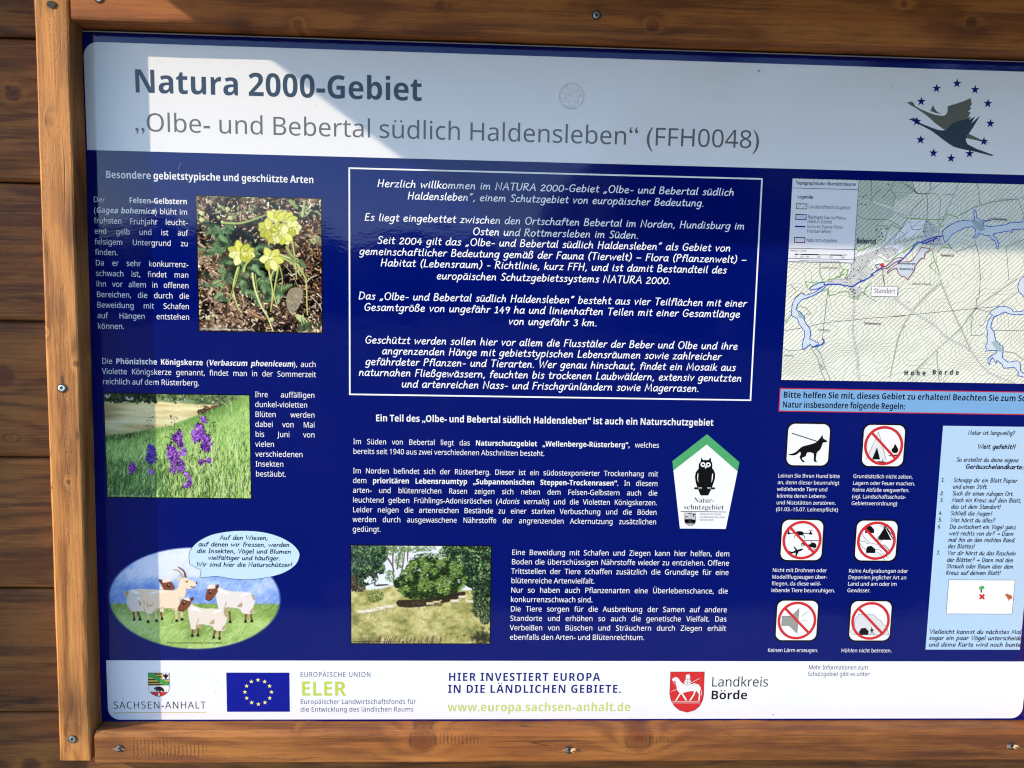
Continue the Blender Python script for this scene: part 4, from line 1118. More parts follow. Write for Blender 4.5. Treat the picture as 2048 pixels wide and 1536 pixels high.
# --- crayon drawing of a goat and three sheep in an oval
def paint_cartoon():
    k = 5.12; cv = Canvas(350, 208, 20, 218, k); r = random.Random(9)
    yy, xx = np.mgrid[0:cv.h, 0:cv.w]; X_ = xx * k + 20; Y_ = yy * k + 218
    n = fbm(cv.h, cv.w, 4, 33, 4)
    cv.a = cv.ramp(n, [(.25, (110, 146, 216)), (.45, (166, 192, 232)), (.56, (214, 222, 242)), (.8, (238, 240, 250))])
    hz = 800
    for i in range(2600):
        x, y = r.uniform(10, 1800), r.uniform(215, hz); L = r.uniform(20, 60); t = fbm_pt(n, cv, x, y)
        c = (226, 230, 246) if t > .55 or r.random() < .22 else r.choice([(92, 132, 210), (132, 166, 226), (172, 194, 234)])
        cv.line([(x, y), (x + L * .75, y - L)], r.uniform(3, 7), jit(c, r, .08), 2, .6)
    m = np.clip((Y_ - hz) / 10 + .5, 0, 1)[..., None]
    cv.a = cv.a * (1 - m) + cv.ramp(n, [(.3, (126, 158, 74)), (.55, (172, 200, 108)), (.75, (200, 220, 150))]) * m
    for i in range(2600):
        x, y = r.uniform(10, 1800), r.uniform(hz - 5, 1280); L = r.uniform(20, 60)
        c = r.choice([(104, 140, 62), (140, 174, 84), (184, 208, 120), (216, 230, 176), (84, 118, 50), (160, 192, 96), (224, 234, 200)])
        cv.line([(x, y), (x + L * .8, y - L * .8)], r.uniform(3, 7), jit(c, r, .08), 2, .65)
    BRN, DK, TAN, WH = (128, 74, 52), (30, 20, 18), (184, 158, 122), (248, 246, 244)
    def leg(pts, c=BRN, w=22):
        cv.line(pts, w, c, w * .85); x, y = pts[-1]; cv.poly([(x - 17, y + 24), (x - 8, y - 4), (x + 10, y - 4), (x + 17, y + 24)], DK)
    def head(pts, ear, eye, wool=None):
        cv.poly(pts, BRN, 1, 3); cv.poly(ear, (104, 58, 44), 1, 3)
        cv.dot(eye[0], eye[1], 17, (70, 36, 26)); cv.dot(eye[0] + 2, eye[1], 12, DK); cv.dot(eye[0] + 4, eye[1] - 7, 5, WH)
        if wool: cv.poly(wool, (240, 224, 206), 1, 3)
    def sheep(dx, dy, body, legs):
        for L in legs: leg([(a + dx, b + dy) for a, b in L])
        body_ = [(860, 800), (930, 830), (1010, 850), (1100, 850), (1180, 862), (1225, 890), (1240, 950), (1225, 1010), (1228, 1060), (1180, 1080), (1110, 1070), (1085, 1030), (1000, 1015), (930, 1020), (915, 1060), (870, 1060), (862, 1010), (848, 940), (842, 860)]
        q = [(a + dx, b + dy) for a, b in body_]; cv.poly(q, body, 1, 3)
        S = lambda P_: [(a + dx, b + dy) for a, b in P_]
        cv.poly(S([(875, 840), (930, 845), (990, 885), (940, 872), (880, 858)]), WH, 1, 2); cv.poly(S([(1100, 890), (1140, 868), (1195, 872), (1140, 886), (1098, 905)]), WH, 1, 2)
        cv.poly(S([(1205, 875), (1235, 895), (1240, 935), (1222, 930)]), TAN, 1, 2); cv.poly(S([(1228, 1010), (1222, 1060), (1182, 1068), (1195, 1040)]), TAN, 1, 2); cv.poly(S([(1108, 960), (1105, 1010), (1055, 1005)]), TAN, 1, 2)
        cv.curve(S([(946, 955), (940, 990), (920, 1025)]), 6, (140, 118, 90), 4); cv.poly(S([(930, 1020), (985, 1010), (960, 1055), (940, 1050)]), TAN, 1, 2)
    # sheep behind the goat (its head and legs show)
    leg([(288, 880), (290, 955)]); leg([(325, 880), (352, 950)]); leg([(565, 880), (575, 945)])
    head([(590, 590), (640, 570), (680, 575), (715, 655), (610, 662), (575, 640)], [(552, 555), (585, 560), (600, 585), (580, 605), (560, 585)], (652, 620), [(590, 575), (620, 545), (665, 548), (685, 572), (650, 582), (600, 590)])
    cv.poly([(555, 650), (575, 610), (600, 660)], (240, 224, 206))
    cv.poly([(560, 850), (600, 850), (590, 890), (555, 885)], (232, 206, 178))
    # goat
    GO = (246, 218, 186)
    for L in ([(435, 900), (432, 975)], [(515, 900), (518, 965)], [(722, 870), (724, 965)], [(775, 880), (780, 950)]): leg(L, (222, 190, 150), 24)
    cv.poly([(235, 680), (300, 655), (450, 655), (600, 662), (700, 668), (745, 640), (762, 580), (790, 545), (830, 535), (870, 560), (930, 582), (935, 605), (905, 640), (860, 650), (835, 655), (830, 700), (815, 730), (770, 760), (755, 830), (720, 870), (650, 850), (560, 850), (510, 885), (440, 910), (390, 880), (300, 885), (240, 870), (222, 800), (225, 730)], GO, 1, 2)
    cv.poly([(235, 690), (300, 660), (360, 665), (370, 760), (340, 880), (250, 870), (225, 790)], (228, 214, 200), .9, 2)
    cv.poly([(195, 690), (245, 675), (235, 735), (205, 730)], (210, 190, 160), 1, 2); cv.poly([(207, 690), (245, 680), (225, 728)], TAN, 1, 2)
    cv.poly([(222, 805), (245, 850), (270, 880), (235, 865)], TAN, 1, 2); cv.poly([(340, 770), (370, 800), (365, 825), (345, 815)], TAN, 1, 1)
    for P_ in ([(425, 785), (430, 835), (455, 815), (462, 835), (495, 795)], [(395, 770), (400, 815)], [(395, 840), (400, 900)], [(835, 640), (820, 720)], [(760, 740), (770, 800)], [(485, 890), (525, 855), (560, 850), (600, 835)], [(650, 850), (700, 855), (725, 845)]): cv.line(P_, 7, (176, 150, 112), 5)
    cv.poly([(265, 672), (320, 672), (355, 705), (300, 695)], WH, 1, 2); cv.poly([(440, 712), (520, 675), (640, 685), (540, 692)], WH, 1, 2); cv.poly([(330, 745), (365, 738), (340, 765)], WH, 1, 2)
    cv.curve([(700, 458), (760, 470), (800, 530)], 10, (196, 164, 120), 22); cv.curve([(758, 432), (810, 470), (828, 530)], 11, (110, 66, 44), 20)
    cv.poly([(722, 565), (750, 540), (785, 545), (765, 560), (745, 558)], GO, 1, 2); cv.curve([(725, 565), (745, 545), (780, 545)], 5, TAN, 4)
    cv.curve([(828, 575), (838, 582), (850, 570)], 8, DK, 6); cv.curve([(880, 625), (895, 636), (920, 628)], 8, DK, 6); cv.dot(937, 590, 9, DK)
    # sheep at right and front sheep
    sheep(290, -175, (232, 222, 214), [[(1275, 1060), (1272, 1150)]] and [[(980, 1060), (982, 1150)], [(1150, 1075), (1140, 1145)], [(1197, 1075), (1205, 1140)]])
    head([(1048, 650), (1110, 640), (1155, 665), (1130, 710), (1085, 765), (1040, 768), (1022, 740), (1035, 690)], [(1125, 625), (1150, 603), (1165, 610), (1160, 640), (1135, 655)], (1075, 687), [(1045, 640), (1060, 610), (1110, 605), (1128, 630), (1120, 645), (1050, 650)])
    sheep(0, 0, (232, 218, 200), [[(890, 1060), (880, 1120)], [(950, 1050), (938, 1115)], [(1118, 1075), (1100, 1135)], [(1165, 1075), (1160, 1145)]])
    head([(790, 755), (850, 750), (880, 790), (850, 840), (800, 880), (755, 878), (738, 850), (765, 800)], [(862, 755), (890, 733), (905, 740), (900, 765), (875, 778)], (803, 797), [(790, 750), (840, 740), (870, 765), (850, 772)])
    cv.curve([(750, 872), (780, 876), (800, 862)], 5, DK, 4); cv.curve([(1030, 755), (1060, 770), (1085, 752)], 5, DK, 4)
    d = np.hypot((X_ - 915) / 882, (Y_ - 748) / 521)
    al = np.clip((1.0 - d) / 0.032 + .15, 0, 1)
    cv.a = cv.a * al[..., None] + np.array([0, 22, 108.]) * (1 - al[..., None])
    return cv, al

# ------------------------------------------------------------------ the board itself
WHITE, BLUE, INKK = (237, 236, 236), (0, 15, 100), (22, 22, 30)
BX_L, BX_R, BZ_T, BZ_B = -0.6030, 0.9268, 0.3853, -0.6826
v, f = box_mesh(BX_L - BO.x, BX_R - BO.x, 0.0, 0.0045, BZ_B - BO.z, BZ_T - BO.z)
panel = link('panel', v, f, print_mat(BLUE), board)
sheet('panel_edge', [rect(BX_L, BZ_T - 0.0013, BX_R, BZ_T + 0.0003)], print_mat((196, 198, 200)), 1.0, board)
HX0, HX1 = -0.5926, 0.9192
hz0 = (P(690, 314.3)[1] + P(1364, 331)[1]) / 2; hz1 = (P(690, 99.8)[1] + P(1364, 121.7)[1]) / 2
sheet('header_strip', [rrect(HX0, hz0, HX1, hz1, 0.021, (0, 0, 1, 1))], print_mat(WHITE), 1, board, 'white header strip with rounded upper corners')
fz1 = P(1000, 1321.6)[1]; fz0 = P(1000, 1438.2)[1]
sheet('footer_strip', [rrect(HX0, fz0, HX1, fz1, 0.019, (1, 1, 0, 0))], print_mat(WHITE), 1, board, 'white footer strip with sponsor logos')
# text box outline
x0, z0, x1, z1 = pxrect((697, 335), (1527, 356), (1501, 802), (698, 790)); t = 0.0024
sheet('text_box_border', [rect(x0, z1 - t, x1, z1), rect(x0, z0, x1, z0 + t), rect(x0, z0 + t, x0 + t, z1 - t), rect(x1 - t, z0 + t, x1, z1 - t)], print_mat(WHITE), 1, board)

# photographs
gx = pxrect((394, 392), (642, 398), (644, 665), (398, 661)); photograph('flower_photograph', paint_gagea(), *gx, 2, 'photograph of pale yellow star flowers among leaf litter')
gx = pxrect((208.5, 788.5), (499, 789.5), (501, 995), (215, 995)); photograph('meadow_photograph', paint_meadow(), *gx, 2, 'photograph of purple flower spikes in a green meadow')
gx = pxrect((703.5, 1092), (982, 1092), (979, 1287), (702, 1286)); photograph('pasture_photograph', paint_pasture(), *gx, 2, 'photograph of sheep grazing below a big green bush')
cv, al = paint_cartoon()
cz = lambda a, b: P(210 + a / 5.12, 1050 + b / 5.12)
c0, c1 = cz(20, 748), cz(20 + 350 * 5.12, 748); c2, c3 = cz(915, 218), cz(915, 218 + 208 * 5.12)
photograph('animal_drawing', cv, c0[0], c3[1], c1[0], c2[1], 1, 'oval crayon drawing of a goat with three brown faced sheep', alpha=al, border=False)
q = Z((210, 1050), 5.12)
bub = [(868, 400), (860, 310), (885, 240), (960, 165), (1090, 100), (1260, 66), (1450, 58), (1640, 76), (1800, 125), (1920, 195), (1985, 270), (1990, 330), (1950, 410), (1850, 480), (1720, 525), (1560, 552), (1440, 560), (1300, 550), (1200, 533), (1140, 523)]
bub = smooth(bub, 3, False) + [(972, 541), (985, 462), (920, 430)]
SUB = sheet('speech_bubble', [q(bub)], print_mat((196, 222, 240)), 3, board, 'pale blue oval speech bubble above the drawn animals')
lines('speech_bubble_outline', [q(bub + bub[:2])], 0.0008, print_mat((40, 60, 90)), 3.5, board)
text('bubble_lettering', board, [(s, a, b, 'fit') for s, a, b in (('Auf den Wiesen,', (439.5, 1079.3), (536, 1079.6)), ('auf denen wir fressen, werden', (397, 1092.8), (579, 1093.2)), ('die Insekten, Vögel und Blumen', (394, 1106.2), (582, 1106.8)), ('vielfältiger und häufiger.', (416.4, 1119.8), (560.6, 1120.2)), ('Wir sind hier die Naturschützer!', (393, 1133), (584, 1133.4)))], 8.6, 'k', (20, 26, 44), 4)
SUB = None
text('credit_lettering', board, [('Untere Naturschutzbehörde des Landkreis Börde', (334, 1286.6), (444, 1287.2), 'fit')], 2.9, 'b', (30, 40, 30), 2)
text('credit_lettering', board, [('Untere Naturschutzbehörde des Landkreis Börde', (708, 1284.6), (816, 1285.2), 'fit')], 3.2, 'b', (20, 20, 16), 3)
text('credit_lettering', board, [('Untere Naturschutzbehörde des Landkreis Börde', (402, 659), (508, 661), 'fit')], 3.0, 'b', (220, 214, 204), 3)
text('credit_lettering', board, [('Untere Naturschutzbehörde des Landkreis Börde', (219, 992.5), (300, 993), 'fit')], 2.4, 'r', (190, 204, 180), 3)

# ------------------------------------------------------------------ texts
text('title_lettering', board, [('Natura 2000-Gebiet', (266, 184.8), (843.5, 202), 'fit')], 46.5, 'b', (52, 66, 84), 2)
text('subtitle_lettering', board, [('„Olbe- und Bebertal südlich Haldensleben“ (FFH0048)', (268, 263.5), (1519.5, 295.5), 'fit')], 36.5, 'r', (108, 106, 106), 2)
W = WHITE
text('heading_lettering', board, [('Besondere gebietstypische und geschützte Arten', (211, 356.8), (627.5, 365.5), 'fit')], 14.3, 'b', W, 2)
C_ = 0.86
para('paragraph_lettering', ['Der *Felsen-Gelbstern*', '(*_Gagea bohemica_*) blüht im', 'frühsten Frühjahr leucht-', 'end gelb und ist auf', 'felsigem Untergrund zu', 'finden.', 'Da er sehr konkurrenz-', 'schwach ist, findet man', 'ihn vor allem in offenen', 'Bereichen, die durch die', 'Beweidung mit Schafen', 'auf Hängen entstehen', 'können.'],
     (186.5, 404), (374.5, 409), (195, 657), (379.5, 661), 11.2, 'r', W, 2, .89, rag=(5,))
para('paragraph_lettering', ['Die *Phönizische Königskerze* (*_Verbascum phoeniceum_*), auch', 'Violette Königskerze genannt, findet man in der Sommerzeit', 'reichlich auf dem Rüsterberg.'], (203.5, 727), (632, 734.5), (205, 768), (632, 775), 11.1, 'r', W, 2, .885)
para('paragraph_lettering', ['Ihre auffälligen', 'dunkel-violetten', 'Blüten werden', 'dabei von Mai', 'bis Juni von', 'vielen', 'verschiedenen', 'Insekten', 'bestäubt.'], (509.5, 794), (629.5, 796), (511, 952.5), (630, 954.5), 10.9, 'r', W, 2, .89, rag=(1, 5, 6, 7))
hand = [('Herzlich willkommen im NATURA 2000-Gebiet „Olbe- und Bebertal südlich', (754.5, 375), (1468, 390)), ('Haldensleben“, einem Schutzgebiet von europäischer Bedeutung.', (815, 399), (1408, 412.5)),
        ('Es liegt eingebettet zwischen den Ortschaften Bebertal im Norden, Hundisburg im', (729, 442.6), (1489, 457.5)), ('Osten und Rottmersleben im Süden.', (945, 471), (1277, 476)), ('Seit 2004 gilt das „Olbe- und Bebertal südlich Haldensleben“ als Gebiet von', (754.5, 489), (1461, 501)),
        ('gemeinschaftlicher Bedeutung gemäß der Fauna (Tierwelt) – Flora (Pflanzenwelt) –', (718.6, 511), (1493, 524)), ('Habitat (Lebensraum) - Richtlinie, kurz FFH, und ist damit Bestandteil des', (761, 534), (1453, 545)), ('europäischen Schutzgebietssystems NATURA 2000.', (873, 559), (1341, 567)),
        ('Das „Olbe- und Bebertal südlich Haldensleben“ besteht aus vier Teilflächen mit einer', (717, 600), (1493, 612)), ('Gesamtgröße von ungefähr 149 ha und linienhaften Teilen mit einer Gesamtlänge', (728, 622.5), (1479.6, 633.5)), ('von ungefähr 3 km.', (1016.6, 649.5), (1194, 652)),
        ('Geschützt werden sollen hier vor allem die Flusstäler der Beber und Olbe und ihre', (730, 688), (1475, 697.5)), ('angrenzenden Hänge mit gebietstypischen Lebensräumen sowie zahlreicher', (763.7, 709.5), (1442, 718.7)), ('gefährdeter Pflanzen- und Tierarten. Wer genau hinschaut, findet ein Mosaik aus', (730.6, 731), (1471, 740.5)),
        ('naturnahen Fließgewässern, feuchten bis trockenen Laubwäldern, extensiv genutzten', (717.6, 752.5), (1483, 762)), ('und artenreichen Nass- und Frischgrünländern sowie Magerrasen.', (803, 775), (1398, 783))]
text('welcome_lettering', board, [(s, a, b, 'fit') for s, a, b in hand], 14.6, 'h', (244, 244, 248), 2)
text('heading_lettering', board, [('Ein Teil des „Olbe- und Bebertal südlich Haldensleben“ ist auch ein Naturschutzgebiet', (750.8, 843.5), (1426.5, 850.5), 'fit')], 13.4, 'b', W, 2)
para('paragraph_lettering', ['Im Süden von Bebertal liegt das *Naturschutzgebiet „Wellenberge-Rüsterberg“,* welches', 'bereits seit 1940 aus zwei verschiedenen Abschnitten besteht.', '', 'Im Norden befindet sich der Rüsterberg. Dieser ist ein südostexponierter Trockenhang mit', 'dem *prioritären Lebensraumtyp „Subpannonischen Steppen-Trockenrasen“.* In diesem', 'arten- und blütenreichen Rasen zeigen sich neben dem Felsen-Gelbstern auch die', 'leuchtend gelben Frühlings-Adonisröschen (_Adonis vernalis_) und die Violetten Königskerzen.', 'Leider neigen die artenreichen Bestände zu einer starken Verbuschung und die Böden', 'werden durch ausgewaschene Nährstoffe der angrenzenden Ackernutzung zusätzlichen', 'gedüngt.'],
     (706, 888.7), (1318, 895), (704.8, 1063.3), (1312, 1068), 10.6, 'r', W, 2, .882, rag=(1,))
para('paragraph_lettering', ['Eine Beweidung mit Schafen und Ziegen kann hier helfen, dem', 'Boden die überschüssigen Nährstoffe wieder zu entziehen. Offene', 'Trittstellen der Tiere schaffen zusätzlich die Grundlage für eine', 'blütenreiche Artenvielfalt.', 'Nur so haben auch Pflanzenarten eine Überlebenschance, die', 'konkurrenzschwach sind.', 'Die Tiere sorgen für die Ausbreitung der Samen auf andere', 'Standorte und erhöhen so auch die genetische Vielfalt. Das', 'Verbeißen von Büschen und Sträuchern durch Ziegen erhält', 'ebenfalls den Arten- und Blütenreichtum.'],
     (1023, 1110), (1459, 1112.5), (1019, 1278.8), (1451, 1281), 10.6, 'r', W, 2, .908, rag=(3, 5))
# rules banner
x0, z0, x1, z1 = pxrect((1562, 778.5), (2048, 785), (2048, 828), (1558.5, 821)); x1 = 0.905; t = 0.0017
sheet('banner_border', [rect(x0 - t, z0 - t, x1 + t, z1 + t)], print_mat((190, 46, 60)), 1, board)
SUB = sheet('rules_banner', [rect(x0, z0, x1, z1)], print_mat((122, 168, 210)), 2, board, 'light blue banner with a red edge asking visitors to follow rules')
text('banner_lettering', board, [('Bitte helfen Sie mit, dieses Gebiet zu erhalten! Beachten Sie zum Schutz der', (1565.8, 796), (2110, 803), ('just', .87)), ('Natur insbesondere folgende Regeln:', (1564, 815), (1809.5, 818.5), 'fit')], 12.2, 'b', (14, 18, 34), 3)
SUB = None
def caption(rows, a, ar, b):
    n = len(rows); o = []
    base = None
    for i, s in enumerate(rows):
        t = i / max(1, n - 1); o.append((s, (a[0] + (b[0] - a[0]) * t, a[1] + (b[1] - a[1]) * t), None, ('left', ar)))
    text('caption_lettering', board, o, 7.4, 'r', W, 2)
caption(['Leinen Sie Ihren Hund bitte', 'an, denn dieser beunruhigt', 'wildlebende Tiere und', 'könnte deren Lebens-', 'und Niststätten zerstören.', '(01.03.-15.07. Leinenpflicht)'], (1555.5, 954.8), .935, (1551.5, 1022))
caption(['Grundsätzlich nicht zelten,', 'Lagern oder Feuer machen.', 'Keine Abfälle wegwerfen.', '(vgl. Landschaftsschutz-', 'Gebietsverordnung)'], (1706, 956), .935, (1702.5, 1010))
caption(['Nicht mit Drohnen oder', 'Modellflugzeugen über-', 'fliegen, da diese wild-', 'lebende Tiere beunruhigen.'], (1544.5, 1143.8), .935, (1542, 1184))
caption(['Keine Aufgrabungen oder', 'Deponien jeglicher Art an', 'Land und am oder im', 'Gewässer.'], (1697, 1145), .935, (1694, 1184.3))
text('caption_lettering', board, [('Keinen Lärm erzeugen.', (1535, 1303.5), (1636, 1304.5), 'fit')], 7.4, 'r', W, 2)
text('caption_lettering', board, [('Höhlen nicht betreten.', (1682, 1304.3), (1783, 1305), 'fit')], 7.4, 'r', W, 2)

# ------------------------------------------------------------------ pale blue instruction panel
x0, z0, _, _ = pxrect((1886, 852), (2048, 853), (2048, 1300), (1851, 1298.5)); z1 = P(1960, 852.5)[1]; x1 = 0.905
SUB = sheet('instruction_panel', [rect(x0, z0, x1, z1)], print_mat((178, 206, 228)), 1, board, 'pale blue panel with handwritten steps for drawing a sound map')
hh = [('Natur ist langweilig?', (1936, 869), None, 1.02), ('So erstellst du deine eigene', (1912.4, 923), None, 1.02),
      ('1.', (1882.6, 963), None, 1.), ('Schnapp dir ein Blatt Papier', (1906.7, 964), None, 1.02), ('und einen Stift.', (1905.5, 977), None, 1.02), ('2.', (1880, 990), None, 1.), ('Such dir einen ruhigen Ort.', (1904.5, 990.5), None, 1.02), ('3.', (1879.5, 1003), None, 1.), ('Mach ein Kreuz auf dein Blatt,', (1903.2, 1003.8), None, 1.02), ('das ist dein Standort!', (1902, 1017), None, 1.02),
      ('4.', (1877, 1029.5), None, 1.), ('Schließ die Augen!', (1900.7, 1030.3), None, 1.02), ('5.', (1876.5, 1043), None, 1.), ('Was hörst du alles?', (1900, 1044), None, 1.02), ('6.', (1875, 1056.5), None, 1.), ('Da zwitschert ein Vogel ganz', (1899, 1057.3), None, 1.02), ('weit rechts von dir? → Dann', (1898, 1070.4), None, 1.02), ('mal ihn an den rechten Rand', (1896.5, 1083.4), None, 1.02), ('des Blattes!', (1895.5, 1096.3), None, 1.02),
      ('7.', (1872.5, 1109), None, 1.), ('Vor dir hörst du das Rascheln', (1895, 1109.8), None, 1.02), ('der Blätter? → Dann mal den', (1893.5, 1123.4), None, 1.02), ('Strauch oder Baum über dem', (1892.5, 1136.2), None, 1.02), ('Kreuz auf deinem Blatt!', (1891.7, 1149.3), None, 1.02),
      ('Vielleicht kannst du nächstes Mal', (1859, 1266.7), (2042, 1268.5), 'fit'), ('sogar ein paar Vögel unterscheiden', (1857.5, 1279), (2050, 1281), 'fit'), ('und deine Karte wird noch bunter!', (1857, 1292), (2050, 1294), 'fit')]
text('step_lettering', board, [(s, a, b, m if m == 'fit' else ('left', m)) for s, a, b, m in hh], 8.4, 'k', (18, 20, 36), 2)
text('heading_lettering', board, [('Weit gefehlt!!', (1955, 897), (2030.5, 898), 'fit'), ('Geräuschelandkarte:', (1931, 936.8), (2046.7, 938.5), 'fit')], 8.6, 'H', (24, 24, 38), 2)
x0, z0, x1, z1 = pxrect((1898.2, 1159.5), (2029.5, 1161), (2023.5, 1228), (1892.5, 1227)); t = .0007
sheet('drawing_sheet_border', [rect(x0 - t, z0 - t, x1 + t, z1 + t)], print_mat((60, 66, 84)), 2, board)
sheet('drawing_sheet', [rect(x0, z0, x1, z1)], print_mat((238, 236, 232)), 3, board)
q = Z((1840, 1080), 6.678)
sheet('tree_drawing', [q([(806, 660), (828, 660), (826, 700), (808, 700)])], print_mat((96, 60, 48)), 4, board)
sheet('tree_drawing', [q(smooth([(785, 640), (795, 622), (825, 612), (853, 615), (857, 635), (840, 658), (810, 664), (790, 655)], 3))], print_mat((84, 172, 96)), 5, board)
sheet('cross_drawing', [q([(788, 735), (803, 718), (826, 738), (848, 718), (868, 735), (846, 757), (866, 780), (848, 795), (826, 776), (804, 795), (786, 778), (808, 757)])], print_mat((204, 40, 46)), 4, board)
sheet('bird_drawing', [q(smooth([(1143, 735), (1150, 718), (1170, 715), (1182, 730), (1205, 728), (1225, 750), (1228, 768), (1238, 775), (1215, 785), (1190, 796), (1168, 782), (1160, 760), (1145, 750)], 2)), q([(1118, 732), (1146, 727), (1146, 738)]), q([(1178, 790), (1190, 792), (1188, 812), (1180, 812)])], print_mat((186, 96, 62)), 4, board)

SUB = None
# ------------------------------------------------------------------ header emblem, old sticker mark
q = Z((1790, 140), 7.678)
OL, SL, NV = (104, 106, 94), (58, 72, 84), (22, 30, 112)
sheet('bird_emblem', [q([(148, 497), (195, 503), (225, 487), (255, 485), (285, 505), (305, 550), (400, 605), (520, 655), (620, 690), (735, 707), (775, 690), (800, 655), (806, 630), (808, 555), (930, 520), (1050, 480), (1162, 430), (1180, 525), (1150, 570), (1175, 588), (1115, 640), (1162, 640), (1130, 720), (1080, 760), (940, 790), (870, 850), (760, 920), (620, 820), (500, 710), (330, 590), (245, 545), (200, 515)]),
      q([(585, 538), (540, 628), (620, 660), (715, 675), (640, 635), (605, 590)]), q([(1130, 978), (1300, 1060), (1460, 1132), (1290, 1090), (1095, 1045)])], print_mat(OL), 2, board, 'olive flying bird emblem with outstretched neck')
sheet('bird_emblem', [q([(195, 752), (240, 750), (275, 738), (310, 740), (400, 820), (560, 885), (680, 925), (755, 928), (820, 880), (880, 820), (950, 785), (1060, 765), (1165, 710), (1135, 768), (1232, 710), (1170, 820), (1308, 700), (1200, 880), (1110, 1010), (1085, 1080), (1115, 1140), (1250, 1210), (1400, 1265), (1520, 1310), (1480, 1320), (1250, 1260), (1050, 1220), (900, 1180), (820, 1130), (660, 1010), (560, 935), (380, 840), (280, 790), (240, 768)])], print_mat(SL), 3, board, 'slate grey flying bird emblem in front of the olive one')
for cx, cy in ((950, 207), (1228, 302), (1425, 514), (1463, 822), (1362, 1097), (1143, 1285), (860, 1357), (590, 1275), (393, 1072), (333, 790), (402, 484), (636, 283)):
    c = q([(cx, cy)])[0]; sheet('emblem_star', [star_poly(c, 72 / 7.678 * .00079)], print_mat(NV), 4, board)
c = P(1143.5, 192.5); r = random.Random(2)
sheet('sticker_mark', [[(c[0] + .0196 * math.cos(a), c[1] + .0198 * math.sin(a)) for a in (2 * math.pi * i / 40 for i in range(40))]], None, 2, board, 'round greyish glue mark left by a sticker')
g = G('sticker_glue'); x, y, z = g.position(); nz = g.noise(x * 160., 0., z * 160., 4., .7)
ringd = (((x - c[0]).pow(2.) + (z - c[1]).pow(2.)).sqrt() / .0197)
laminate(g, g.mix((nz.step(.42, .6) * .45 + ringd.step(.86, .97) * .5).op('MINIMUM', 0.8), lin(WHITE, .80), (.42, .40, .36)))
bpy.data.objects['sticker_mark'].data.materials.clear(); bpy.data.objects['sticker_mark'].data.materials.append(g.m)
specks = []
for px, py, s in ((1518, 142, 3.5), (1692, 171, 1.6), (1782, 174, 1.8), (843, 161, 1.0), (633, 211, 1.3), (815, 289, 1.0), (426, 155, .8), (403, 302, 1.), (247, 1397, 2.), (434, 1362, 1.4), (395, 1328, 1.2), (431, 1385, 1.2), (1546, 1429, 2.4), (1506, 1346, 1.), (1507, 1408, 1.), (1425, 1402, 1.), (760, 1404, 1.2), (848, 1404, 1.), (1380, 1375, 1.), (1350, 928, 1.), (1970, 175, .8), (2040, 168, 1.1), (1274, 220, 1.0)):
    cx, cz_ = P(px, py); a = r.uniform(0, 3)
    specks.append([(cx + .00075 * s * (math.cos(t) * math.cos(a) * r.uniform(.6, 1.3) - math.sin(t) * .5 * math.sin(a)), cz_ + .00075 * s * (math.cos(t) * math.sin(a) + math.sin(t) * .5 * math.cos(a) * r.uniform(.6, 1.3))) for t in (0, .9, 1.8, 2.7, 3.6, 4.5, 5.4)])
sheet('dirt_speck', specks, print_mat((150, 146, 142)), 7, board)
scr = [[P(1060 / 2.9257, 948 / 2.9257), P(1042 / 2.9257, 992 / 2.9257)]]
lines('scratch', scr, 0.0005, print_mat((130, 140, 176)), 7, board)

# ------------------------------------------------------------------ nature reserve shield with the owl
q = Z((1330, 860), 7.3125)
SUB = sheet('reserve_shield', [q([(615, 62), (1088, 470), (888, 1447), (218, 1440), (108, 455)])], print_mat(WHITE), 2, board, 'five sided white shield with green top and black owl')
sheet('green_band', [q([(615, 62), (1088, 470), (1060, 605), (610, 212), (122, 592), (108, 455)])], print_mat((78, 164, 104)), 3, board)
BK = (16, 14, 16)
sheet('owl', [q([(527, 402), (560, 440), (592, 436), (630, 440), (670, 402), (672, 450), (692, 490), (690, 560), (715, 590), (732, 640), (732, 700), (712, 770), (675, 870), (630, 957), (520, 957), (475, 850), (450, 770), (437, 690), (448, 620), (475, 585), (492, 565), (492, 500), (525, 450)])], print_mat(BK), 3, board)
sheet('perch', [q([(435, 836), (722, 838), (735, 852), (722, 868), (435, 868), (420, 852)])], print_mat(BK), 4, board)
sheet('owl_eye', [q(circle((555, 505), 36)), q(circle((632, 507), 36))], print_mat(WHITE), 5, board)
sheet('owl_pupil', [q(circle((555, 505), 15)), q(circle((632, 507), 15))], print_mat(BK), 6, board)
sheet('owl_marking', [q([(580, 532), (606, 532), (608, 545), (594, 570), (582, 545)]), q([(480, 628), (487, 632), (482, 700), (488, 770), (476, 740), (470, 680)]), q([(690, 635), (702, 640), (698, 710), (680, 772), (682, 700)])] + [q([(a, 838), (a + 19, 838), (a + b, 868)]) for a, b in ((485, 12), (518, 8), (618, 12), (650, 8))], print_mat(WHITE), 5, board)
text('shield_lettering', board, [('Natur-', (1387.4, 1005), (1427.8, 1005.5), 'fit'), ('schutzgebiet', (1367, 1018.6), (1447, 1019.4), 'fit')], 10.0, 's', (34, 32, 34), 3)
lines('shield_rule', [q([(230, 1190), (897, 1199)])], .0011, print_mat((60, 56, 58)), 3, board)
text('shield_lettering', board, [('Ministerium für Umwelt', (1399.5, 1029.8), (1441.5, 1030), 'fit'), ('und Naturschutz des Landes', (1399.3, 1035.7), (1449.4, 1036), 'fit'), ('Sachsen-Anhalt', (1399, 1041.4), (1426.4, 1041.6), 'fit')], 3.8, 'r', (70, 66, 68), 3)

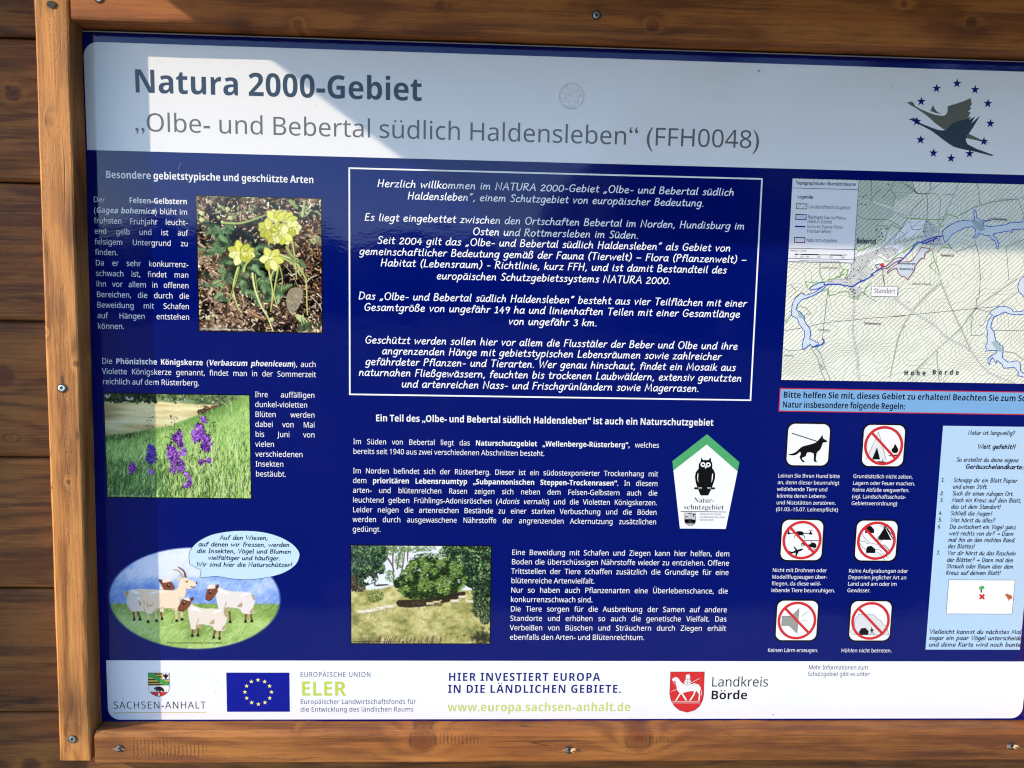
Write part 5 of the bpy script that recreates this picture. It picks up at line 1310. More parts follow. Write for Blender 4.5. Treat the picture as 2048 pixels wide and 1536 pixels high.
SUB = None
def arms(org, s, T, colour):
    """Coat of arms: banded upper half with green rue crown, eagle canton; below a bear on a red wall."""
    global SUB
    q = Z(org, s); M = lambda pts: q([T(a, b) for a, b in pts])
    gold, blk, grn, red, wht = ((214, 180, 78), (28, 24, 22), (66, 156, 72), (196, 52, 52), (234, 232, 228)) if colour else ((226, 224, 222), (50, 48, 50), (226, 224, 222), (150, 148, 148), (234, 232, 228))
    out = [(470, 148), (675, 150), (677, 300), (665, 335), (640, 358), (605, 374), (575, 381), (545, 374), (510, 358), (485, 335), (472, 300)]
    SUB = sheet('coat_of_arms', [M(out)], print_mat(wht), 2, board)
    lines('coat_of_arms_outline', [M(out + out[:1])], .0005, print_mat((90, 88, 88)), 6, board)
    sheet('coat_of_arms_field', [M([(471, 150), (674, 152), (676, 272), (472, 272)])], print_mat(gold), 3, board)
    sheet('coat_of_arms_stripe', [M([(471, y), (674, y + 1), (675, y + 13), (471, y + 12)]) for y in (154, 181, 208, 235, 259)], print_mat(blk), 4, board)
    sheet('coat_of_arms_band', [M([(472, 150), (520, 150), (560, 180), (610, 215), (676, 250), (676, 272), (630, 272), (580, 240), (520, 205), (472, 185)])], print_mat(grn if colour else (200, 198, 196)), 5, board)
    sheet('coat_of_arms_canton', [M([(610, 151), (674, 152), (674, 212), (610, 212)])], print_mat(wht), 6, board)
    sheet('coat_of_arms_eagle', [M([(616, 160), (630, 172), (637, 157), (648, 157), (655, 172), (668, 160), (668, 180), (654, 194), (650, 208), (634, 208), (630, 194), (616, 180)])], print_mat(blk), 7, board)
    sheet('coat_of_arms_bear', [M([(528, 298), (545, 286), (575, 282), (602, 288), (620, 305), (626, 328), (608, 332), (600, 316), (588, 332), (575, 330), (572, 316), (556, 330), (540, 326), (552, 310), (532, 312)])], print_mat(blk), 7, board)
    sheet('coat_of_arms_wall', [M([(494, 340), (505, 328), (516, 338), (530, 330), (545, 338), (560, 332), (592, 332), (606, 338), (622, 330), (634, 338), (645, 328), (656, 338), (640, 357), (605, 373), (575, 380), (545, 373), (510, 357)])], print_mat(red), 4, board)
    sheet('coat_of_arms_gate', [M([(567, 350), (575, 344), (584, 350), (584, 374), (567, 374)])], print_mat(wht), 6, board)
    SUB = None
arms((200, 1315), 4.876, lambda a, b: (a, b), True)
arms((1330, 860), 7.3125, lambda a, b: (285 + (a - 470) * .776, 1210 + (b - 148) * .815), False)

# ------------------------------------------------------------------ footer logos
text('state_lettering', board, [('SACHSEN-ANHALT', (226.7, 1417.6), (411.2, 1416.5), 'fit')], 14.0, 'r', (30, 26, 34), 2, track=.10)
lines('state_rule', [[P(226.7, 1425.6), P(412, 1424.5)]], .0012, print_mat((206, 190, 110)), 2, board)
x0, z0, x1, z1 = pxrect((452.5, 1345), (578.7, 1345.2), (580, 1423.5), (454, 1423.5))
SUB = sheet('flag', [rect(x0, z0, x1, z1)], print_mat((0, 12, 140)), 2, board, 'blue flag with a ring of twelve yellow stars')
cx, cz_ = (x0 + x1) / 2, (z0 + z1) / 2 + .0003
for i in range(12):
    a = 2 * math.pi * i / 12
    sheet('flag_star', [star_poly((cx + .0212 * math.sin(a), cz_ + .0205 * math.cos(a)), .0037)], print_mat((238, 230, 120)), 3, board)
SUB = None
DB, LM = (28, 30, 100), (190, 206, 84)
text('fund_lettering', board, [('EUROPÄISCHE UNION', (600, 1354), (741.5, 1353.6), 'fit')], 9.6, 'r', DB, 2, track=.12)
text('fund_lettering', board, [('ELER', (600.8, 1391.5), (691.5, 1391), 'fit')], 28.3, 'b', LM, 2)
text('fund_lettering', board, [('Europäischer Landwirtschaftsfonds für', (600.5, 1408), (831.6, 1407.6), 'fit'), ('die Entwicklung des ländlichen Raums', (600.5, 1423.4), (827, 1423), 'fit')], 9.4, 'r', DB, 2, track=.03)
text('invest_lettering', board, [('HIER INVESTIERT EUROPA', (896, 1361.9), (1199.5, 1361.7), 'fit'), ('IN DIE LÄNDLICHEN GEBIETE.', (895.5, 1385.8), (1241.5, 1385.6), 'fit')], 16.2, 'b', (26, 30, 112), 2, track=.10)
text('web_lettering', board, [('www.europa.sachsen-anhalt.de', (895, 1422.5), (1260.5, 1422.3), 'fit')], 17.2, 'b', (196, 210, 106), 2, track=.04)
text('county_lettering', board, [('Landkreis', (1421.5, 1373), (1536, 1373), 'fit')], 19.0, 'r', (28, 26, 30), 2)
text('county_lettering', board, [('Börde', (1420.5, 1398.5), (1494.2, 1398.5), 'fit')], 17.4, 'b', (20, 18, 22), 2)
text('link_lettering', board, [('Mehr Informationen zum', (1616.8, 1339), (1735.3, 1339.2), 'fit'), ('Schutzgebiet gibt es unter:', (1615, 1351.9), (1740.7, 1352.2), 'fit')], 8.7, 'r', (24, 22, 28), 2)
q = Z((1320, 1320), 4.876)
shield = [(103, 115), (433, 115), (425, 340), (415, 395), (385, 450), (340, 488), (265, 510), (190, 490), (140, 450), (108, 395), (93, 330)]
SUB = sheet('county_shield', [q(shield)], print_mat((208, 44, 46)), 2, board, 'red county shield with a white horse and rider')
lines('county_shield_outline', [q(shield + shield[:1])], .0006, print_mat((70, 24, 26)), 3, board)
horse = [(116, 186), (148, 166), (165, 168), (182, 182), (205, 215), (232, 236), (265, 246), (300, 240), (330, 225), (380, 240), (398, 270), (390, 300), (392, 340), (386, 392), (372, 396), (380, 335), (352, 296), (336, 340), (300, 394), (284, 394), (326, 330), (330, 300), (280, 306), (222, 322), (264, 390), (250, 396), (205, 328), (162, 394), (148, 396), (192, 322), (166, 292), (158, 240), (150, 205), (126, 206)]
sheet('county_horse', [q(horse)], print_mat((236, 232, 226)), 3, board)
sheet('county_rider', [q([(255, 140), (290, 138), (296, 170), (290, 185), (302, 215), (298, 240), (270, 252), (236, 240), (232, 215), (250, 185)]), q([(236, 238), (262, 250), (215, 306), (204, 300)]), q([(264, 245), (282, 238), (310, 268), (300, 276)])], print_mat((236, 232, 226)), 4, board)
lines('county_detail', [q([(300, 222), (388, 178)]), q([(110, 305), (150, 290), (160, 280)]), q([(120, 402), (388, 402)]), q([(120, 418), (388, 418)]), q([(128, 206), (150, 236), (190, 244), (230, 235)]), q([(392, 268), (402, 300), (408, 344)])], .0008, print_mat((228, 214, 206)), 5, board)
lines('county_linework', [q([(256, 142), (290, 142), (292, 175), (262, 178)]), q(circle((266, 215), 30, 14)), q([(266, 186), (266, 245)]), q([(238, 215), (296, 215)]), q([(300, 228), (392, 250)]), q([(160, 190), (168, 186)])], .00042, print_mat((92, 60, 58)), 6, board)

SUB = None
# ------------------------------------------------------------------ pictograms
RED, GREY = (206, 46, 46), (206, 206, 204)
def tile(qq, TL, TR, BR, BL):
    pts = qq([TL, TR, BR, BL]); x0 = (pts[0][0] + pts[3][0]) / 2; x1 = (pts[1][0] + pts[2][0]) / 2; z1 = (pts[0][1] + pts[1][1]) / 2; z0 = (pts[2][1] + pts[3][1]) / 2
    b = .0028
    sheet('pictogram_border', [rrect(x0 - b, z0 - b, x1 + b, z1 + b, .0135)], print_mat((10, 12, 22)), 2, board)
    o = sheet('pictogram', [rrect(x0, z0, x1, z1, .0112)], print_mat(WHITE), 3, board)
    cx, cz = (x0 + x1) / 2, (z0 + z1) / 2; h = (x1 - x0) / 2
    # local unit square -1..1 of the crop mapped to the tile
    ax = lambda u, v: (cx + u * h, cz + v * (z1 - z0) / 2)
    return o, ax, (cx, cz, h)
def ring(cx, cz, h):
    n = 48; R, r = h * .955, h * .825
    v, f = [], []
    for i in range(n):
        a = 2 * math.pi * i / n
        v += [(cx + R * math.cos(a) - BO.x, -6 * LAY, cz + R * math.sin(a) - BO.z), (cx + r * math.cos(a) - BO.x, -6 * LAY, cz + r * math.sin(a) - BO.z)]
    f = [(2 * i, (2 * i + 2) % (2 * n), (2 * i + 3) % (2 * n), 2 * i + 1) for i in range(n)]
    link('prohibition_ring', v, f, print_mat(RED), board)
    d = h * .64; t = h * .062; u = .7071
    sheet('prohibition_bar', [[(cx - d - t * u, cz + d - t * u), (cx + d - t * u, cz - d - t * u), (cx + d + t * u, cz - d + t * u), (cx - d + t * u, cz + d + t * u)]], print_mat(RED), 6.6, board)
# each drawing is measured in its crop: unskew by the tile corners
def unskew(TL, TR, BR, BL, ax):
    def fn(pts):
        o = []
        for a, b in pts:
            v = (b - TL[1]) / (BL[1] - TL[1]); xl = TL[0] + (BL[0] - TL[0]) * v; xr = TR[0] + (BR[0] - TR[0]) * v
            o.append(ax(2 * (a - xl) / (xr - xl) - 1, 1 - 2 * v))
        return o
    return fn
q1, q2 = Z((1540, 840), 6.827), Z((1530, 1030), 5.486)
def pic(qq, corners, label, shapes, strokes=(), prohibited=True):
    global SUB
    o, ax, c = tile(qq, *corners); o['label'] = label
    SUB = o
    U = unskew(*corners, ax)
    for col, polys, lay in shapes: sheet('symbol', [U(p) for p in polys], print_mat(col), 4 + lay * .5, board)
    if strokes:
        for w in sorted({s[0] for s in strokes}): lines('symbol_line', [U(s[1]) for s in strokes if s[0] == w], w, print_mat(BK), 5, board)
    if prohibited: ring(*c)
    SUB = None
dog = [(245, 468), (300, 458), (350, 436), (385, 405), (420, 372), (450, 355), (520, 335), (590, 315), (640, 290), (665, 258), (690, 228), (712, 195), (720, 235), (735, 252), (765, 268), (778, 280), (768, 296), (725, 300), (712, 330), (690, 390), (655, 425), (640, 445), (630, 520), (634, 548), (650, 560), (610, 567), (600, 520), (595, 450), (510, 438), (490, 490), (440, 512), (448, 540), (478, 560), (455, 574), (425, 545), (405, 502), (420, 470), (412, 430), (370, 465), (310, 483)]
pic(q1, ((250, 50), (815, 58), (795, 622), (225, 615)), 'pictogram of a black dog on a leash', [(BK, [smooth(dog, 2)], 0)], [(.0015, [(295, 178), (645, 287)])], False)
pic(q1, ((1285, 65), (1842, 75), (1815, 632), (1255, 625)), 'crossed out pictogram of a tent and a campfire', [((222, 222, 220), [[(1478, 160), (1588, 535), (1335, 535), (1330, 515)]], 0), (BK, [[(1460, 368), (1505, 535), (1395, 535)], smooth([(1705, 318), (1735, 365), (1752, 400), (1735, 440), (1700, 445), (1670, 430), (1660, 395), (1690, 360)], 2), [(1628, 395), (1645, 430), (1690, 465), (1640, 440)], [(1618, 478), (1740, 462), (1748, 478), (1625, 490)], [(1640, 462), (1735, 485), (1730, 492)], [(1470, 555), (1585, 565), (1585, 582), (1510, 575), (1470, 562)], [(1540, 535), (1552, 537), (1540, 560), (1528, 556)]], 1)],
    [(.0006, [(1312, 532), (1335, 490), (1478, 160), (1588, 535)])])
pic(q2, ((190, 55), (640, 55), (618, 497), (170, 490)), 'crossed out pictogram of drone, helicopter and model plane', [(BK, [smooth([(330, 195), (350, 178), (385, 175), (415, 185), (425, 205), (400, 220), (360, 218)], 2), [(258, 165), (275, 210), (240, 210)], [(500, 165), (520, 212), (480, 212)], [(265, 194), (500, 192), (500, 202), (265, 204)], smooth([(450, 320), (490, 318), (515, 298), (550, 305), (565, 335), (555, 355), (515, 352), (480, 340)], 2), [(400, 312), (420, 306), (455, 326), (450, 340)],
     [(258, 390), (300, 402), (330, 385), (410, 362), (418, 372), (395, 390), (370, 398), (345, 452), (332, 455), (338, 410), (290, 422), (270, 410)], [(308, 342), (325, 346), (355, 378), (335, 384)]], 0)],
    [(.0011, [(430, 276), (598, 277)]), (.0009, [(512, 278), (512, 300)]), (.0009, [(470, 378), (560, 378)]), (.0009, [(495, 352), (490, 378)]), (.0009, [(545, 355), (548, 378)]), (.0010, [(316, 248), (325, 225), (345, 215)]), (.0010, [(436, 252), (428, 228), (405, 215)]), (.0009, circle((415, 320), 17, 14) + [(432, 320)]), (.0008, [(240, 168), (278, 168)]), (.0008, [(480, 168), (525, 168)])])
r = random.Random(4)
sticks = [(.0006, [(1322 + r.uniform(-12, 12), 150 + r.uniform(-40, 10)), (1322 + sgn * r.uniform(40, 110), r.uniform(240, 300))]) for sgn in (-1, 1) for _ in range(8)] + [(.0006, [(1300 + r.uniform(0, 50), 150), (1250 + r.uniform(0, 120), 70 + r.uniform(0, 60))]) for _ in range(7)]
pic(q2, ((1010, 62), (1455, 65), (1430, 500), (985, 497)), 'crossed out pictogram of digging and dumping in the landscape', [(BK, [[(1095, 150), (1130, 118), (1160, 118), (1196, 160), (1194, 196), (1096, 196)], [(1318, 140), (1378, 270), (1248, 270)], [(1110, 375), (1122, 345), (1165, 335), (1210, 370), (1208, 415), (1110, 415)]], 0)],
    sticks + [(.0006, smooth([(1058, 190), (1090, 250), (1150, 300), (1230, 320), (1300, 330), (1370, 400)], 3, False)), (.0006, smooth([(1030, 270), (1060, 290), (1090, 285), (1120, 310), (1160, 315)], 3, False)), (.0006, smooth([(1030, 300), (1070, 350), (1110, 380)], 3, False)), (.0006, smooth([(1210, 378), (1260, 380), (1300, 430), (1360, 470)], 3, False)), (.0006, smooth([(1205, 400), (1260, 420), (1320, 498)], 3, False)), (.0006, smooth([(1240, 340), (1280, 360), (1330, 370)], 3, False)), (.0006, smooth([(1300, 325), (1350, 360), (1375, 435)], 3, False))])
pic(q2, ((135, 940), (582, 942), (560, 1375), (118, 1370)), 'crossed out pictogram of a grey loudspeaker', [((150, 152, 142), [[(188, 1108), (285, 1108), (372, 1022), (352, 1295), (265, 1210), (182, 1210)]], 0)], [(.0005, [(188, 1108), (285, 1108), (372, 1022), (352, 1295), (265, 1210), (182, 1210), (188, 1108)]), (.0005, [(398, 1108), (472, 1055)]), (.0005, [(395, 1158), (466, 1158)])])
pic(q2, ((945, 945), (1390, 948), (1365, 1378), (925, 1372)), 'crossed out pictogram of a cave and a walking figure', [((216, 216, 214), [[(978, 1235), (985, 1150), (1025, 1088), (1195, 1090), (1230, 1138), (1265, 1150), (1300, 1200), (1335, 1215), (1360, 1312), (968, 1312)]], 0), (BK, [[(1035, 1310), (1034, 1275), (1055, 1240), (1100, 1234), (1138, 1270), (1136, 1310)], [(1160, 1250), (1180, 1245), (1185, 1275), (1165, 1275)]] + [circle((1168, 1236), 8, 8)], 1)],
    [(.0005, [(968, 1312), (940, 1282), (958, 1252), (978, 1235), (985, 1150), (1025, 1088), (1195, 1090), (1230, 1138), (1265, 1150), (1300, 1200), (1335, 1215), (1360, 1312), (968, 1312)]), (.0009, [(1162, 1250), (1148, 1272)]), (.0009, [(1180, 1248), (1195, 1265)]), (.0010, [(1170, 1272), (1160, 1310)]), (.0010, [(1176, 1272), (1194, 1308)])])

# ------------------------------------------------------------------ topographic map
A, B, C, D = Z((1550, 350), 7.315), Z((1788, 350), 7.315), Z((1550, 550), 6.98), Z((1788, 550), 6.98)
mx0, mz0, _, _ = pxrect((1585.5, 359.5), (2048, 367), (2048, 766.5), (1562, 760.5)); mz1 = (P(1585, 359)[1] + P(2048, 367)[1]) / 2
mx1 = 0.905
t = .0007
sheet('map_border', [rect(mx0 - t, mz0 - t, mx1 + t, mz1 + t)], print_mat((20, 22, 34)), 1, board)
PAPER = (240, 240, 224)
topo = sheet('map', [rect(mx0, mz0, mx1, mz1)], print_mat(PAPER), 2, board, 'topographic overview map with hatched land, grey village and blue river valleys')
SUB = topo
def clip(p, q):
    """Liang-Barsky clip of a segment to the map sheet."""
    dx, dz = q[0] - p[0], q[1] - p[1]; t0, t1 = 0.0, 1.0
    for a, b in ((-dx, p[0] - mx0), (dx, mx1 - p[0]), (-dz, p[1] - mz0), (dz, mz1 - p[1])):
        if abs(a) < 1e-12:
            if b < 0: return None
        else:
            r_ = b / a
            if a < 0: t0 = max(t0, r_)
            else: t1 = min(t1, r_)
    return ((p[0] + dx * t0, p[1] + dz * t0), (p[0] + dx * t1, p[1] + dz * t1)) if t0 < t1 else None
def clipline(pl):
    out, cur = [], []
    for a, b in zip(pl[:-1], pl[1:]):
        s = clip(a, b)
        if not s:
            if cur: out.append(cur); cur = []
            continue
        if cur and abs(cur[-1][0] - s[0][0]) + abs(cur[-1][1] - s[0][1]) < 1e-7: cur.append(s[1])
        else:
            if cur: out.append(cur)
            cur = [s[0], s[1]]
    if cur: out.append(cur)
    return out
def clip_all(ls): return [s for l in ls for s in clipline(l)]
def clamp(poly): return [(min(max(a, mx0), mx1), min(max(b, mz0), mz1)) for a, b in poly]
# woodland tint in the upper part and village tint
wood_p = [A([(1215, 75), (1760, 90), (1700, 200), (1760, 300), (1720, 480), (1560, 420), (1215, 330)]), A([(1200, 350), (1720, 500), (1740, 600), (1640, 650), (1480, 760), (1600, 860), (1490, 960), (1180, 1060)]), B([(-60, 90), (260, 100), (330, 240), (200, 300), (60, 380), (-60, 300)])]
sheet('map_woodland', [clamp(w) for w in wood_p], print_mat((206, 214, 196)), 2.6, board)
sheet('map_field', [B([(195, 655), (460, 662), (420, 825), (290, 880), (0, 975), (-200, 1060), (-90, 900), (80, 800)]), A([(1180, 1150), (1540, 1050), (1860, 1000), (1880, 1200), (1700, 1230), (1450, 1330), (1330, 1180), (1160, 1230)])], print_mat((244, 244, 246)), 3.3, board)
village = [A([(1160, 1200), (1320, 1160), (1560, 1060), (1800, 1090), (1810, 1150), (1650, 1210), (1540, 1150), (1470, 1210), (1340, 1330), (1430, 1380), (1390, 1440), (1300, 1536), (1040, 1536), (1100, 1440), (1090, 1330), (1150, 1290)]), C([(720, 100), (880, 50), (990, 40), (1030, -20), (1300, -20), (1230, 60), (1150, 120), (1060, 160), (960, 150), (740, 130)]), C([(1030, 180), (1190, 160), (1220, 240), (1160, 340), (1040, 310)]),
           B([(420, 830), (470, 660), (640, 790), (600, 830), (440, 880)]), B([(380, 900), (560, 870), (660, 910), (680, 1000), (640, 1050), (420, 1010)])]
sheet('map_village', [clamp(v_) for v_ in village], print_mat((208, 208, 206)), 3.8, board)
# hatching
hs = []
pitch = 0.00525
s0 = mx0 - (mz1 - mz0)
x = s0
r = random.Random(8)
while x < mx1:
    hs += clipline([(x, mz0 - .002), (x + (mz1 - mz0) * 1.02, mz1 + .002)]); x += pitch * 1.42
lines('map_hatching', hs, 0.00055, print_mat((112, 122, 82)), 3.1, board, stack=2)
# contour lines of a gentle relief
gn = fbm(110, 130, 4, 77, 3, 1.2, .4)
def contours(gr, levels):
    h, w = gr.shape; segs = {}
    out = []
    for L in levels:
        ends = {}
        def pt(i, j, i2, j2):
            u = (L - gr[i, j]) / (gr[i2, j2] - gr[i, j] + 1e-12); return (j + (j2 - j) * u, i + (i2 - i) * u)
        S = []
        for i in range(h - 1):
            row = gr[i:i + 2]
            mn = np.minimum(np.minimum(row[0, :-1], row[0, 1:]), np.minimum(row[1, :-1], row[1, 1:])); mxx = np.maximum(np.maximum(row[0, :-1], row[0, 1:]), np.maximum(row[1, :-1], row[1, 1:]))
            for j in np.nonzero((mn < L) & (mxx >= L))[0]:
                e = []
                for k_, (a, b) in {(i, j, 0): ((i, j), (i, j + 1)), (i, j + 1, 1): ((i, j + 1), (i + 1, j + 1)), (i + 1, j, 0): ((i + 1, j), (i + 1, j + 1)), (i, j, 1): ((i, j), (i + 1, j))}.items():
                    if (gr[a] < L) != (gr[b] < L): e.append((k_, pt(*a, *b)))
                for k in range(0, len(e) - 1, 2): S.append((e[k], e[k + 1]))
        adj = {}
        for a, b in S:
            adj.setdefault(a[0], []).append((b[0], a[1], b[1])); adj.setdefault(b[0], []).append((a[0], b[1], a[1]))
        seen = set()
        for st in sorted(adj, key=lambda q_: len(adj[q_])):
            if st in seen: continue
            line_ = [adj[st][0][1]]; cur = st; seen.add(st)
            while True:
                nx = [q_ for q_ in adj[cur] if q_[0] not in seen]
                if not nx: break
                line_.append(nx[0][2]); cur = nx[0][0]; seen.add(cur)
            if len(line_) > 6: out.append(line_)
    return out
cl = []
for l in contours(gn, np.arange(.30, .75, .034)):
    l = [(mx0 + (mx1 - mx0) * a / 129, mz1 - (mz1 - mz0) * b / 109) for a, b in l][::2]
    if len(l) > 3: cl.append(l)
lines('map_contour', cl, .00040, print_mat((146, 146, 122)), 3.5, board)
# roads and tracks
tracks = [A([(1215, 330), (1400, 400), (1550, 470), (1902, 620)]), A([(1410, 80), (1405, 300), (1400, 390)]), A([(1760, 90), (1680, 200), (1570, 340)]), A([(1680, 200), (1762, 310), (1720, 500)]), A([(1400, 390), (1480, 260), (1560, 200)]), A([(1210, 590), (1290, 640), (1480, 650), (1620, 650), (1740, 700), (1840, 770), (1800, 830), (1740, 950)]),
          B([(160, 130), (250, 180), (340, 270), (480, 270), (590, 270), (680, 360), (650, 600)]), B([(270, 90), (300, 230), (350, 270)]), B([(530, 100), (535, 220), (480, 270), (490, 400), (480, 640)]), B([(430, 340), (300, 470), (220, 600)]), B([(700, 110), (540, 215)]), B([(710, 295), (860, 280)]), B([(1190, 100), (1240, 210), (1250, 430)]), B([(1180, 950), (1240, 1180), (1265, 1536)]), B([(900, 1130), (1190, 1020)]), B([(790, 1000), (880, 1120)]), B([(1902, 940), (1640, 1050), (1680, 1536)]), B([(1820, 360), (1850, 470), (1902, 600)]),
          B([(230, 690), (270, 800), (400, 795)]), B([(460, 670), (420, 830)]), B([(0, 970), (160, 870), (60, 800)]),
          D([(0, 575), (240, 555), (620, 518), (1120, 470), (1440, 440)]), D([(1205, 0), (1185, 310), (1150, 330), (1140, 470), (1060, 570), (1095, 580), (1075, 845), (1265, 815)]), D([(1390, 770), (1815, 780)]), D([(1140, 470), (1330, 520), (1240, 700), (1180, 710)]), D([(1430, 440), (1730, 240)]),
          C([(220, 130), (300, 230)]), C([(740, 180), (660, 880)]), C([(120, 780), (360, 740), (500, 710), (690, 670), (970, 640), (1300, 605), (1815, 570)]), C([(100, 1020), (200, 1060), (400, 1040)]), C([(480, 900), (640, 1110), (665, 1200), (770, 1470)]), C([(1220, 230), (1300, 310), (1420, 370)]), C([(1500, 0), (1525, 150)]),
          C([(640, 1250), (690, 1300), (660, 1320), (630, 1240)])]
lines('map_track', clip_all([smooth(q_, 2, False) if len(q_) > 4 else q_ for q_ in tracks]), .00062, print_mat((52, 56, 50)), 4.6, board)
rows_ = [D([(640, 60), (780, 420), (950, 780), (1070, 1050)]), D([(640, 120), (430, 310), (260, 490)]), D([(0, 1160), (60, 880), (150, 660), (240, 540)]), D([(1720, 50), (1400, 270), (1130, 470), (920, 760), (600, 1040), (330, 1310), (180, 1480)]), D([(600, 1040), (600, 1200), (630, 1480)]), D([(1815, 1190), (1680, 1090), (1550, 1070)]), B([(60, 90), (160, 140), (330, 270), (480, 280)]), B([(940, 600), (1200, 460), (1450, 390), (1820, 350)]), C([(1815, 700), (1720, 860), (1600, 1440)]), C([(490, 1000), (590, 1150), (640, 1340), (700, 1470)]), C([(350, 440), (430, 460), (500, 540), (430, 550)]), A([(650, 1280), (660, 1350), (650, 1440), (700, 1536)])]
lines('map_tree_row', clip_all(rows_), .0019, print_mat((172, 176, 154)), 4.2, board)
dots = []
for l in [D([(0, 320), (260, 520), (480, 650), (720, 870), (1080, 1065), (1330, 1370), (1600, 1500)]), D([(640, 60), (780, 420), (950, 780), (1070, 1050)]), D([(640, 120), (430, 310), (260, 490)]), D([(920, 760), (600, 1040), (330, 1310)]), C([(1100, 200), (1110, 470), (1080, 620), (1090, 820), (1150, 1130), (1170, 1470)]), B([(60, 90), (330, 270)]), B([(1200, 460), (1450, 390), (1820, 350)]), B([(240, 600), (470, 620)]), B([(900, 650), (1180, 655)])]:
    for a, b in zip(l[:-1], l[1:]):
        L = math.hypot(b[0] - a[0], b[1] - a[1]); n_ = max(1, int(L / .006)); nx, nz = -(b[1] - a[1]) / L, (b[0] - a[0]) / L
        for i in range(n_):
            u = (i + .3) / n_
            for sg in (-1, 1):
                c = (a[0] + (b[0] - a[0]) * u + nx * sg * .0026, a[1] + (b[1] - a[1]) * u + nz * sg * .0026)
                if mx0 < c[0] < mx1 - .001 and mz0 < c[1] < mz1: dots.append(circle(c, .00055, 6))
sheet('map_tree_dot', dots, print_mat((64, 68, 56)), 4.9, board)
roads = [D([(0, 320), (260, 520), (480, 650), (610, 740), (720, 870), (860, 940), (1000, 1010), (1080, 1065), (1200, 1240), (1330, 1370), (1540, 1460), (1760, 1530)]), C([(1100, 190), (1100, 300), (1110, 470), (1080, 620), (1090, 820), (1150, 1130), (1170, 1470)]), B([(950, 105), (860, 330), (780, 500), (700, 690), (650, 780)]), A([(1215, 330), (1400, 400), (1550, 470), (1902, 610)]), B([(0, 545), (200, 630)]),
         A([(1160, 1220), (1540, 1090), (1640, 1010), (1800, 830)]), A([(1540, 1090), (1460, 1180), (1240, 1340), (1130, 1440), (1040, 1530)]), A([(1330, 1180), (1400, 1240)]), A([(1250, 1290), (1320, 1350)]), A([(1190, 1330), (1330, 1490)]), A([(1130, 1300), (1130, 1420)]), C([(700, 100), (840, 50), (960, 50), (1050, -30)]), C([(1050, 70), (1090, 180)]), A([(1540, 1130), (1640, 1215), (1770, 1150)]), A([(1600, 1110), (1690, 1060), (1800, 1100)]),
         B([(0, 1000), (240, 940), (620, 830), (650, 780)]), B([(650, 780), (670, 920), (690, 1010), (760, 1000)]), B([(480, 660), (640, 790)]), B([(400, 1000), (560, 1010), (690, 1010)]), B([(570, 1030), (590, 1100)]), B([(1560, 350), (1902, 340)]), C([(140, 650), (240, 520)])]
roads = clip_all(roads)
lines('map_road_edge', roads, [.0021] * len(roads), print_mat((86, 88, 84)), 5.3, board, stack=12)
lines('map_road', roads, [.00105] * len(roads), print_mat((246, 246, 240)), 6.3, board, stack=12)
blocks = []
for poly_, n_ in zip(village, (95, 40, 22, 26, 26)):
    a0, a1 = min(p_[0] for p_ in poly_), max(p_[0] for p_ in poly_); b0, b1 = min(p_[1] for p_ in poly_), max(p_[1] for p_ in poly_)
    k_ = 0
    while k_ < n_:
        c = (r.uniform(a0, a1), r.uniform(b0, b1)); ins = False
        for (xa, ya), (xb, yb) in zip(poly_, poly_[1:] + poly_[:1]):
            if (ya > c[1]) != (yb > c[1]) and c[0] < (xb - xa) * (c[1] - ya) / (yb - ya) + xa: ins = not ins
        k_ += 1
        if not ins or not (mx0 + .002 < c[0] < mx1 - .002 and mz0 + .002 < c[1] < mz1 - .002): continue
        w_, h_, an = r.uniform(.0004, .0012), r.uniform(.0004, .0009), r.choice((.5, .6, 2.1, .2))
        blocks.append([(c[0] + u * w_ * math.cos(an) - v_ * h_ * math.sin(an), c[1] + u * w_ * math.sin(an) + v_ * h_ * math.cos(an)) for u, v_ in ((-1, -1), (1, -1), (1, 1), (-1, 1))])
for a_, b_ in ((1490, 790), (1550, 790), (1620, 790), (1560, 850), (1640, 780), (1520, 900), (1570, 900), (1480, 810), (1290, 320), (1265, 425), (1330, 300), (1320, 435), (1660, 135)):
    c = A([(a_, b_)])[0]; blocks.append([(c[0] - .0011, c[1] - .0009), (c[0] + .0011, c[1] - .0007), (c[0] + .0011, c[1] + .0009), (c[0] - .0011, c[1] + .0008)])
for i in range(26):
    u = i / 25; c = B([(0 + 620 * u + r.uniform(-14, 14), 1000 - 190 * u + r.choice((-26, 26)) + r.uniform(-8, 8))])[0]
    blocks.append([(c[0] - .0008, c[1] - .0004), (c[0] + .0008, c[1] - .0002), (c[0] + .0008, c[1] + .0006), (c[0] - .0008, c[1] + .0004)])
sheet('map_building', blocks, print_mat((48, 48, 50)), 6.9, board)
